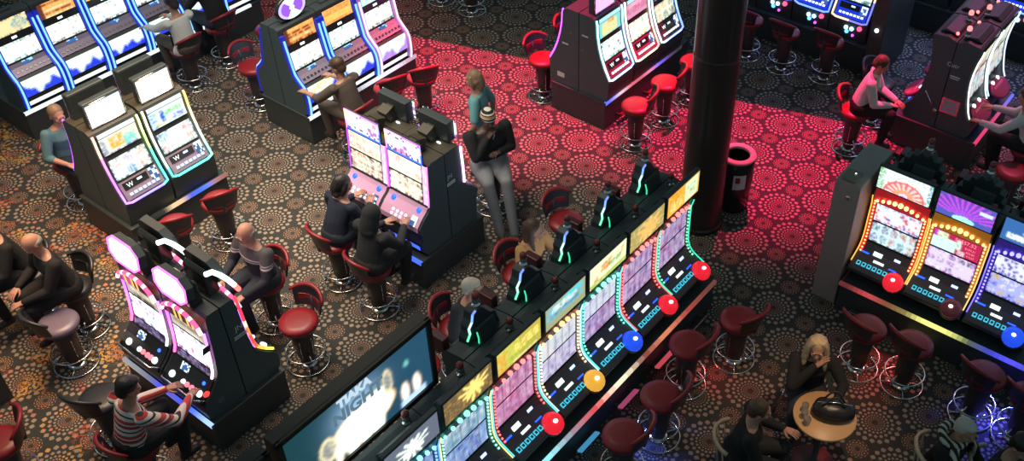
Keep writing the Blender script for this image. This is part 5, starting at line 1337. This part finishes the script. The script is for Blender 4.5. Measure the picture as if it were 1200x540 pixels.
person('man in a teal shirt behind the rainbow-lit pair, face toward the machine', 4.23, -10.97, B_, q=0.95, shirt=TEALC, trousers=NAVY, sleeves='elbow', hair='short', hairmat=HSANDY, lean=.06, nod=12, rw=(.18, .34, .86), lw=(-.18, .45, .95), h=1.)
person('person in taupe with short brown hair reaching to the deck, back to the viewer', 6.99, -8.95, DIRANG['-b'], q=0.88, shirt=TAUPEC, trousers=TAUPEC, sleeves='elbow', hair='full', hairmat=HBRN, lean=0.1, nod=22, yaw=14, hem=.10, lw=(-.26, .56, .93), rw=(.20, .58, .95))
person('blonde woman in a light teal top walking on the red carpet', 7.6, -7.24, 168, 'stand', shirt=TEALL, trousers=BLK, sleeves='short', hair='bob', hairmat=HSANDY, lean=.04, nod=6, yaw=-6, h=.98, wide=.92, lw=(-.20, .14, .86), rw=(.24, -.05, .84))
r, HM, A = person('person in a black hoodie and striped beanie, hand at chin, legs stretched out', 7.24, -6.84, -58, skin=SKIN_DARK, shirt=BLK, trousers=JEANS, hair='beanie', hairmat=stripes('beanie_stripes', [(0, (.02, .02, .02)), (.28, (.75, .7, .6)), (.42, (.5, .06, .03)), (.52, (.7, .45, .06)), (.66, (.02, .02, .02)), (.82, (.7, .66, .58))], .085, offset=.1), lean=.02, nod=10, yaw=-6,
       rw=(.06, .14, 1.20), re=(.24, .16, .98), lw=(-.04, .22, 1.02), le=(-.27, .10, .94), knees=[(.22, .42, .76), (.0, .46, .74)], feet=[(.20, .66, .12), (.06, .74, .12)], wide=1.3, shoes=mat('tan_shoes', (.25, .13, .07), .5))
m = MB(); m.tube([HM @ V3(-.06, .03, -.11), HM @ V3(-.04, .10, -.2), HM @ V3(.0, .12, -.30), HM @ V3(.02, .13, -.36)], .004, 6); m.build('hoodie_cord', WHITEPRINT, r)
person('dark-haired person in navy at the lilac-decked machine', 5.2, -7.33, A_, q=0.85, shirt=NAVY, trousers=DJEANS, hair='bob', hairmat=HBLK, lean=0.16, nod=18, yaw=-22, rw=(.10, .46, .92), lw=(-.14, .44, .93))
person('person in a dark hood at the lilac-decked machine, face hidden', 5.1, -6.69, A_, q=0.85, shirt=DARKJ, trousers=DARKJ, hood=True, lean=.10, nod=18, yaw=6, rw=(.06, .50, .95), lw=(-.2, .44, .9), wide=1.06)
r, HM, A = person('bald man in glasses and a grey sweater with pale chest stripes', 4.29, -7.45, DIRANG['-a'], q=0.92, shirt=stripes('striped_sweater', [(0, (.016, .02, .03)), (.636, (.04, .04, .05)), (.642, (.5, .46, .46)), (.655, (.04, .04, .05)), (.662, (.4, .38, .38)), (.668, (.07, .07, .075))], 1.62), trousers=DJEANS, hair='fringe', hairmat=HGRY, lean=0.04, nod=14, yaw=4, wide=1.14, rw=(.16, .40, .86), lw=(-.20, .40, .84))
glasses(HM, r)
r, HM, A = person('elderly balding man in dark clothes at the left edge', 2.94, -9.0, 228, q=0.95, shirt=BLK, trousers=BLK, hair='fringe', hairmat=HGRY, lean=0.08, nod=38, wide=1.12, rw=(.16, .40, .84), lw=(-.12, .46, .86))
person('person in black beside the elderly man, cut by the left edge', 2.8, -9.6, 228, q=0.95, shirt=BLK, trousers=BLK, hair='short', hairmat=HBLK, lean=.1, nod=25, rw=(.16, .40, .86))
person('dark-haired person in a red, white and black striped sweater', 2.13, -6.67, A_, q=0.85, shirt=stripes('red_stripes', [(0, (.55, .06, .06)), (.22, (.70, .62, .60)), (.42, (.03, .025, .03)), (.52, (.72, .64, .62)), (.70, (.5, .05, .05)), (.84, (.04, .03, .035)), (.9, (.7, .6, .6))], .15), trousers=DARKJ, hair='full', hairmat=HBLK, lean=0.1, nod=22, yaw=-12, wide=1.08, rw=(.10, .60, .86), lw=(-.12, .50, .90), re=(.30, .32, .93))
person('white-haired man behind the bulb-lit row with a hand to his face', 5.04, -5.27, B_, q=0.9, shirt=DARKJ, trousers=DJEANS, hair='grey', hairmat=HWHT, lean=0.12, nod=6, yaw=30, lw=(-.05, .24, 1.27), le=(-.24, .22, 1.02), rw=(.2, .4, .9))
r, HM, A = person('dark-haired woman in a tan jacket behind the bulb-lit row', 6.06, -5.27, B_, q=0.95, shirt=TAN, trousers=BLK, hair='longback', hairmat=HBRN, lean=0.08, nod=-4, yaw=34, wide=.95, collar=True, lw=(-.2, .38, .9), rw=(.16, .4, .92))
# by the small table
TB = (6.21, -1.78)
person('long-haired blonde woman at the round table, hand at her mouth', 6.62, -2.15, -96, seat=.46, q=0.95, shirt=BLK, trousers=DJEANS, hair='long', hairmat=HBLD, lean=0.06, nod=4, yaw=-4, rw=(.0, .20, 1.03), re=(.20, .30, .82), lw=(-.22, .42, .80), le=(-.30, .2, .80), wide=.96)
person('short-haired man in black at the round table', 5.49, -2.28, -8, seat=.46, q=0.95, shirt=BLK, trousers=DARKJ, hair='short', hairmat=HBRN, lean=0.08, nod=10, yaw=6, wide=1.1, rw=(.2, .44, .66), lw=(-.16, .40, .76))
r, HM, A = person('grey-haired person with a black and white striped scarf at the bottom right', 6.48, -0.74, -50, seat=.46, q=0.95, shirt=BLK, trousers=BLK, hair='grey', hairmat=HWHT, lean=0.08, nod=14, yaw=0)
nb = HM @ V3(0, -.06, -.14)
m = MB(); sc_pts = [Vector((nb.x+.115*math.cos(2*PI*k/20), nb.y+.01+.10*math.sin(2*PI*k/20), nb.z-.02-.03*math.sin(2*PI*k/20))) for k in range(20)]
m.tube(sc_pts, .04, 10, True); m.tube([nb+V3(-.10, .10, -.03), nb+V3(-.15, .16, -.12), nb+V3(-.16, .17, -.26)], [.04, .045, .04], 10, flat=.5); m.tube([nb+V3(.10, .10, -.03), nb+V3(.15, .14, -.12), nb+V3(.16, .17, -.22)], [.04, .045, .04], 10, flat=.5)
m.build('scarf', stripes('scarf_stripes', [(0, (.02, .02, .02)), (.5, (.6, .55, .48))], .055, axis=0), r, True)
person('dark-haired person in black at the bottom right corner', 6.62, -0.28, -60, seat=.46, q=0.95, shirt=BLK, trousers=BLK, hair='full', hairmat=HBLK, lean=0.08, nod=20)
# top right
person('bearded man in a white shirt and black trousers at top right', 11.2, -3.79, B_+16, q=0.95, shirt=WHITEC, trousers=BLK, hair='short', hairmat=HBRN, lean=0.1, nod=26, yaw=6, rw=(.06, .40, .84), lw=(-.05, .44, .86), collar=True)
person('person in a white top at the right edge reaching to the curved-screen machine', 11.7, -1.7, DIRANG['-b'], q=0.9, shirt=WHITEC, trousers=BLK, hair='full', hairmat=HBRN, lean=0.14, nod=20, lw=(-.22, .60, .92), rw=(.18, .58, .94))

# ------------------------------------------------------------------ small table and what is on it
t = thing('cafe_table', 'small round wooden table with a handbag on it', 'table', W(*TB))
WOOD = noisy('pale_wood', (.66, .40, .20), (.58, .34, .16), 6, .4)
m = MB(); m.lathe([(.28, .705), (.295, .712), (.297, .728), (.29, .735), (.002, .735)], 40); m.build('table_top', WOOD, t, True)
m = MB(); m.lathe([(.21, 0), (.21, .012), (.06, .03), (.03, .05), (.028, .68), (.10, .70), (.10, .705)], 24); m.build('pedestal', BLACK, t, True)
GLASSM = mat('drinking_glass', (.75, .7, .62), .08, spec=.6); GLASSM.node_tree.nodes['Principled BSDF'].inputs['Transmission Weight'].default_value = .75
tw = W(*TB)
for i, (dx, dy, lb) in enumerate(((-.185, .05, 'small drinking glass on the round table nearest the blonde woman'), (-.205, -.03, 'small drinking glass in the middle of three beside the handbag'), (-.19, -.11, 'small drinking glass on the round table nearest the viewer'))):
    m = MB(); m.lathe([(.026, 0), (.030, .004), (.034, .09), (.031, .09), (.027, .012), (.002, .012)], 20)
    g_ = m.build('drinking_glass', GLASSM, None, True, loc=(tw.x+dx, tw.y+dy, .736)); tag(g_, lb, 'glass', 'glasses on the round table')
hb = thing('handbag', 'black leather handbag with an arched handle on the round table', 'bag', (tw.x+.07, tw.y+.0, .737), -8)
bm = bmesh.new(); ellipsoid(bm, (0, 0, .085), (.205, .115, .085)); ellipsoid(bm, (0, .0, .05), (.21, .125, .05)); ellipsoid(bm, (-.1, .02, .09), (.09, .09, .085))
put('body', fuse(bm, .009, 4), noisy('bag_leather', (.012, .012, .013), (.02, .02, .021), 20, .35, bump=.4), hb)
for y in (-.03, .045):
    m = MB(); m.tube([(-.12+.0*k, y, .15) if k == 0 else (-.11+.20*k/10, y+.015*math.sin(PI*k/10), .15+.115*math.sin(PI*k/10)) for k in range(11)], .010, 8); m.build('handle', BLACKLEATHER, hb, True)
m = MB(); m.tube([(-.16, .0, .165), (0, .01, .172), (.16, 0, .165)], .005, 6); m.build('zip', CHROME, hb, True)
# cafe chairs
def cafe_chair(label, S, T, ang):
    r = thing('cafe_chair', label, 'chair', W(S, T), ang-90, 'chairs around the round tables')
    m = MB(); m.lathe([(.19, .42), (.205, .43), (.205, .452), (.18, .46), (.002, .46)], 28); m.build('seat', BLACKLEATHER, r, True)
    rail = mat('pale_wood_rail', (.62, .45, .32), .4)
    m = MB(); pts = [(.225*math.sin(a), -.225*math.cos(a)-.015, .80-.05*abs(a)) for a in [-1.15+2.3*k/16 for k in range(17)]]
    m.tube(pts, .018, 8, flat=1.4); m.build('back_rail', rail, r, True)
    m = MB()
    for a in (-.9, -.45, 0, .45, .9): m.tube([(.185*math.sin(a), -.185*math.cos(a), .43), (.225*math.sin(a), -.225*math.cos(a)-.015, .80-.05*abs(a))], .008, 6)
    m.build('back_spindles', rail, r, True)
    for sx in (-1, 1):
        for sy in (-1, 1):
            m = MB(); m.tube([(sx*.13, sy*.13, .43), (sx*.19, sy*.19, 0)], [.014, .011], 8); m.build('leg', CHROME, r, True)
    return r
cafe_chair('cafe chair with a pale rail under the blonde woman', 6.62, -2.15, -150)
cafe_chair('cafe chair with a pale curved rail under the man in black', 5.49, -2.28, -8)
cafe_chair('cafe chair with a pale rail under the person with the striped scarf', 6.48, -.74, -10)
cafe_chair('cafe chair under the person in black at the bottom right corner', 6.62, -.28, -20)
# white shoulder bag on the woman in the white top
t = thing('shoulder_bag', 'small white shoulder bag hanging behind the person in the white top', 'bag', W(6.60, -12.00, .62), 54.2)
bm = bmesh.new(); ellipsoid(bm, (0, 0, .09), (.13, .055, .10)); ellipsoid(bm, (0, 0, .16), (.10, .04, .06)); put('body', fuse(bm, .01, 2), WHITEC, t)
m = MB(); m.tube([(-.10, .0, .18), (-.06, .06, .36), (.10, .12, .56), (.20, .26, .66), (.22, .36, .60)], .014, 8, flat=.5); m.build('strap', BLK, t, True)

# litter bin by the column
t = thing('litter_bin', 'round black litter bin with a pale top ring and notice, behind the column', 'bin', W(9.17, -4.47), 0)
m = MB(); m.lathe([(.19, 0), (.20, .01), (.215, .78), (.205, .79), (.15, .79), (.145, .60), (.002, .60)], 36); m.build('body', GLOSS, t, True)
m = MB(); m.lathe([(.218, .77), (.226, .785), (.222, .805), (.155, .81), (.148, .795), (.15, .77)], 36); m.build('top_ring', mat('bin_ring', (.55, .42, .42), .5), t, True)
def wrap(name, R, a0, a1, z0, z1, mm):
    m = MB(); n = 8
    for k in range(n):
        p = [(R*math.cos(a), R*math.sin(a)) for a in (a0+(a1-a0)*k/n, a0+(a1-a0)*(k+1)/n)]
        m.face([(*p[0], z0), (*p[1], z0), (*p[1], z1), (*p[0], z1)])
    return m.build(name, mm, t)
nt_ = wrap('notice', .2165, rad(-105), rad(-62), .40, .62, mat('notice_paper', (.8, .84, .92), .6))
wrap('notice_picture', .2175, rad(-98), rad(-82), .50, .59, mat('notice_red', (.35, .03, .06), .5))
wrap('notice', .2165, rad(-20), rad(10), .36, .60, mat('notice_paper', (.8, .84, .92), .6))

# ------------------------------------------------------------------ light
w = bpy.data.worlds.new('room_ambience'); scene.world = w; w.use_nodes = True
bg = w.node_tree.nodes['Background']; bg.inputs[0].default_value = (.42, .68, .72, 1); bg.inputs[1].default_value = .215
def aim(o, target): o.rotation_euler = (Vector(target)-o.location).to_track_quat('-Z', 'Y').to_euler()
def spot(name, loc, target, power, col_, size, blend, radius):
    l = bpy.data.lights.new(name, 'SPOT'); l.energy = power; l.color = col_; l.spot_size = rad(size); l.spot_blend = blend; l.shadow_soft_size = radius
    o = bpy.data.objects.new(name, l); C.objects.link(o); o.location = loc; aim(o, target); return o
def area(name, loc, target, power, col_, sx_, sy_=None):
    l = bpy.data.lights.new(name, 'AREA'); l.energy = power; l.color = col_; l.shape = 'RECTANGLE'; l.size = sx_; l.size_y = sy_ or sx_
    l.spread = rad(80)
    o = bpy.data.objects.new(name, l); C.objects.link(o); o.location = loc; aim(o, target); return o
# red spots from above, with unseen blades added to cut the far edge straight
p1, p2 = Vector((-3.129, 14.101, 0)), Vector((3.737, 11.844, 0)); k = .13
d = (p2-p1).normalized(); q1, q2 = p1-d*5, p2+d*5; out = Vector((.312, .95, 0))
for RL, aim_, lb in ((Vector((-1.3, 12.85, 8.)), (-1.3, 12.8, 0), 'unseen black blade and mount added to cut the red light by the lilac pair'), (Vector((2.4, 12.85, 8.)), (2.2, 11.75, 0), 'unseen black blade and mount added to cut the red light by the round column')):
    spot('red_stage_light', RL, aim_, 8800, (1, .025, .14), 39, .75, .005)
    blade = MB(); P = [RL+(q-RL)*k for q in (q1, q2, q2+out*12, q1+out*12)]
    blade.mesh([*P, *[p+Vector((0, 0, .004)) for p in P]], [(0, 1, 2, 3), (7, 6, 5, 4), (0, 4, 5, 1), (1, 5, 6, 2), (2, 6, 7, 3), (3, 7, 4, 0)])
    sl = thing('added_light_cutter', lb, 'stage light', RL, 0, 'added light cutters above the red carpet')  # unseen fixture added to carry the light-cutting blade
    bl = blade.build('light_cutting_blade', BLACK, sl); bl.location = -RL
    m = MB(); m.lathe([(.10, .03), (.13, .04), (.13, .40), (.09, .46), (.03, .47)], 20); m.build('added_housing', BLACK, sl, True)
    m = MB(); m.tube([(-.15, 0, .2), (-.15, 0, .55), (.15, 0, .55), (.15, 0, .2)], .012, 6); m.tube([(0, 0, .55), (0, 0, 1.2)], .02, 8); m.build('added_yoke', STEEL, sl)
area('warm_ceiling_lights', (-4.0, 9.6, 6.6), (-3.9, 9.6, 0), 175, (1, .86, .68), 4.5, 4.)
area('warm_floor_wash', (-5.6, 8.0, 5.6), (-5.6, 8.2, 0), 60, (1, .55, .25), 2.)
spot('table_downlight', (2.3, 5.7, 4.2), (2.12, 6.3, .8), 250, (1, .62, .36), 40, 1., .1)
for nm, S_, T_, c_, p_ in (('red_glow_fill', 8.14, -1.75, (1, .06, .05), 1.6), ('blue_glow_fill', 8.14, -.55, (.08, .08, 1), 5), ('blue_glow_fill', 5.4, -3.60, (.06, .15, 1), 2.5), ('red_glow_fill', 6.4, -3.60, (1, .06, .06), 1.5)):  # added lamps that imitate the dome buttons' glow on floor and stools
    q = W(S_, T_, .37); dn = W(S_-.6, T_, 0) if S_ > 8 else W(S_, T_+.6, 0); area(nm, q, dn, p_, c_, .25, .04)
spot('red_aisle_light', (-5.5, 16.2, 4.5), (-4.6, 14.6, .6), 500, (1, .04, .12), 50, 1., .1)
area('blue_bar_light', (6.5, 15.5, 6), (6.5, 13.5, 0), 70, (.3, .4, 1), 3.)
spot('red_edge_light', (6.4, 13.6, 6.4), (5.1, 11.0, 1.), 950, (1, .04, .10), 44, 1., .1)

# ------------------------------------------------------------------ camera
cam = bpy.data.cameras.new('camera'); co = bpy.data.objects.new('camera', cam); C.objects.link(co)
cam.sensor_width = 36; cam.lens = 1192.94/1200*36; cam.shift_x = -(697.74-600)/1200; cam.clip_end = 200
co.location = (0, 0, H)
co.rotation_euler = (Matrix.Rotation(rad(90)-.7196, 3, 'X') @ Matrix.Rotation(.0190, 3, 'Z')).to_euler()
scene.camera = co
scene.view_settings.view_transform = 'Standard'; scene.view_settings.look = 'None'; scene.view_settings.gamma = 1; scene.view_settings.use_curve_mapping = False
scene.view_settings.exposure = 0.
scene.cycles.use_denoising = True; scene.cycles.sample_clamp_indirect = 4.; scene.cycles.max_bounces = 6
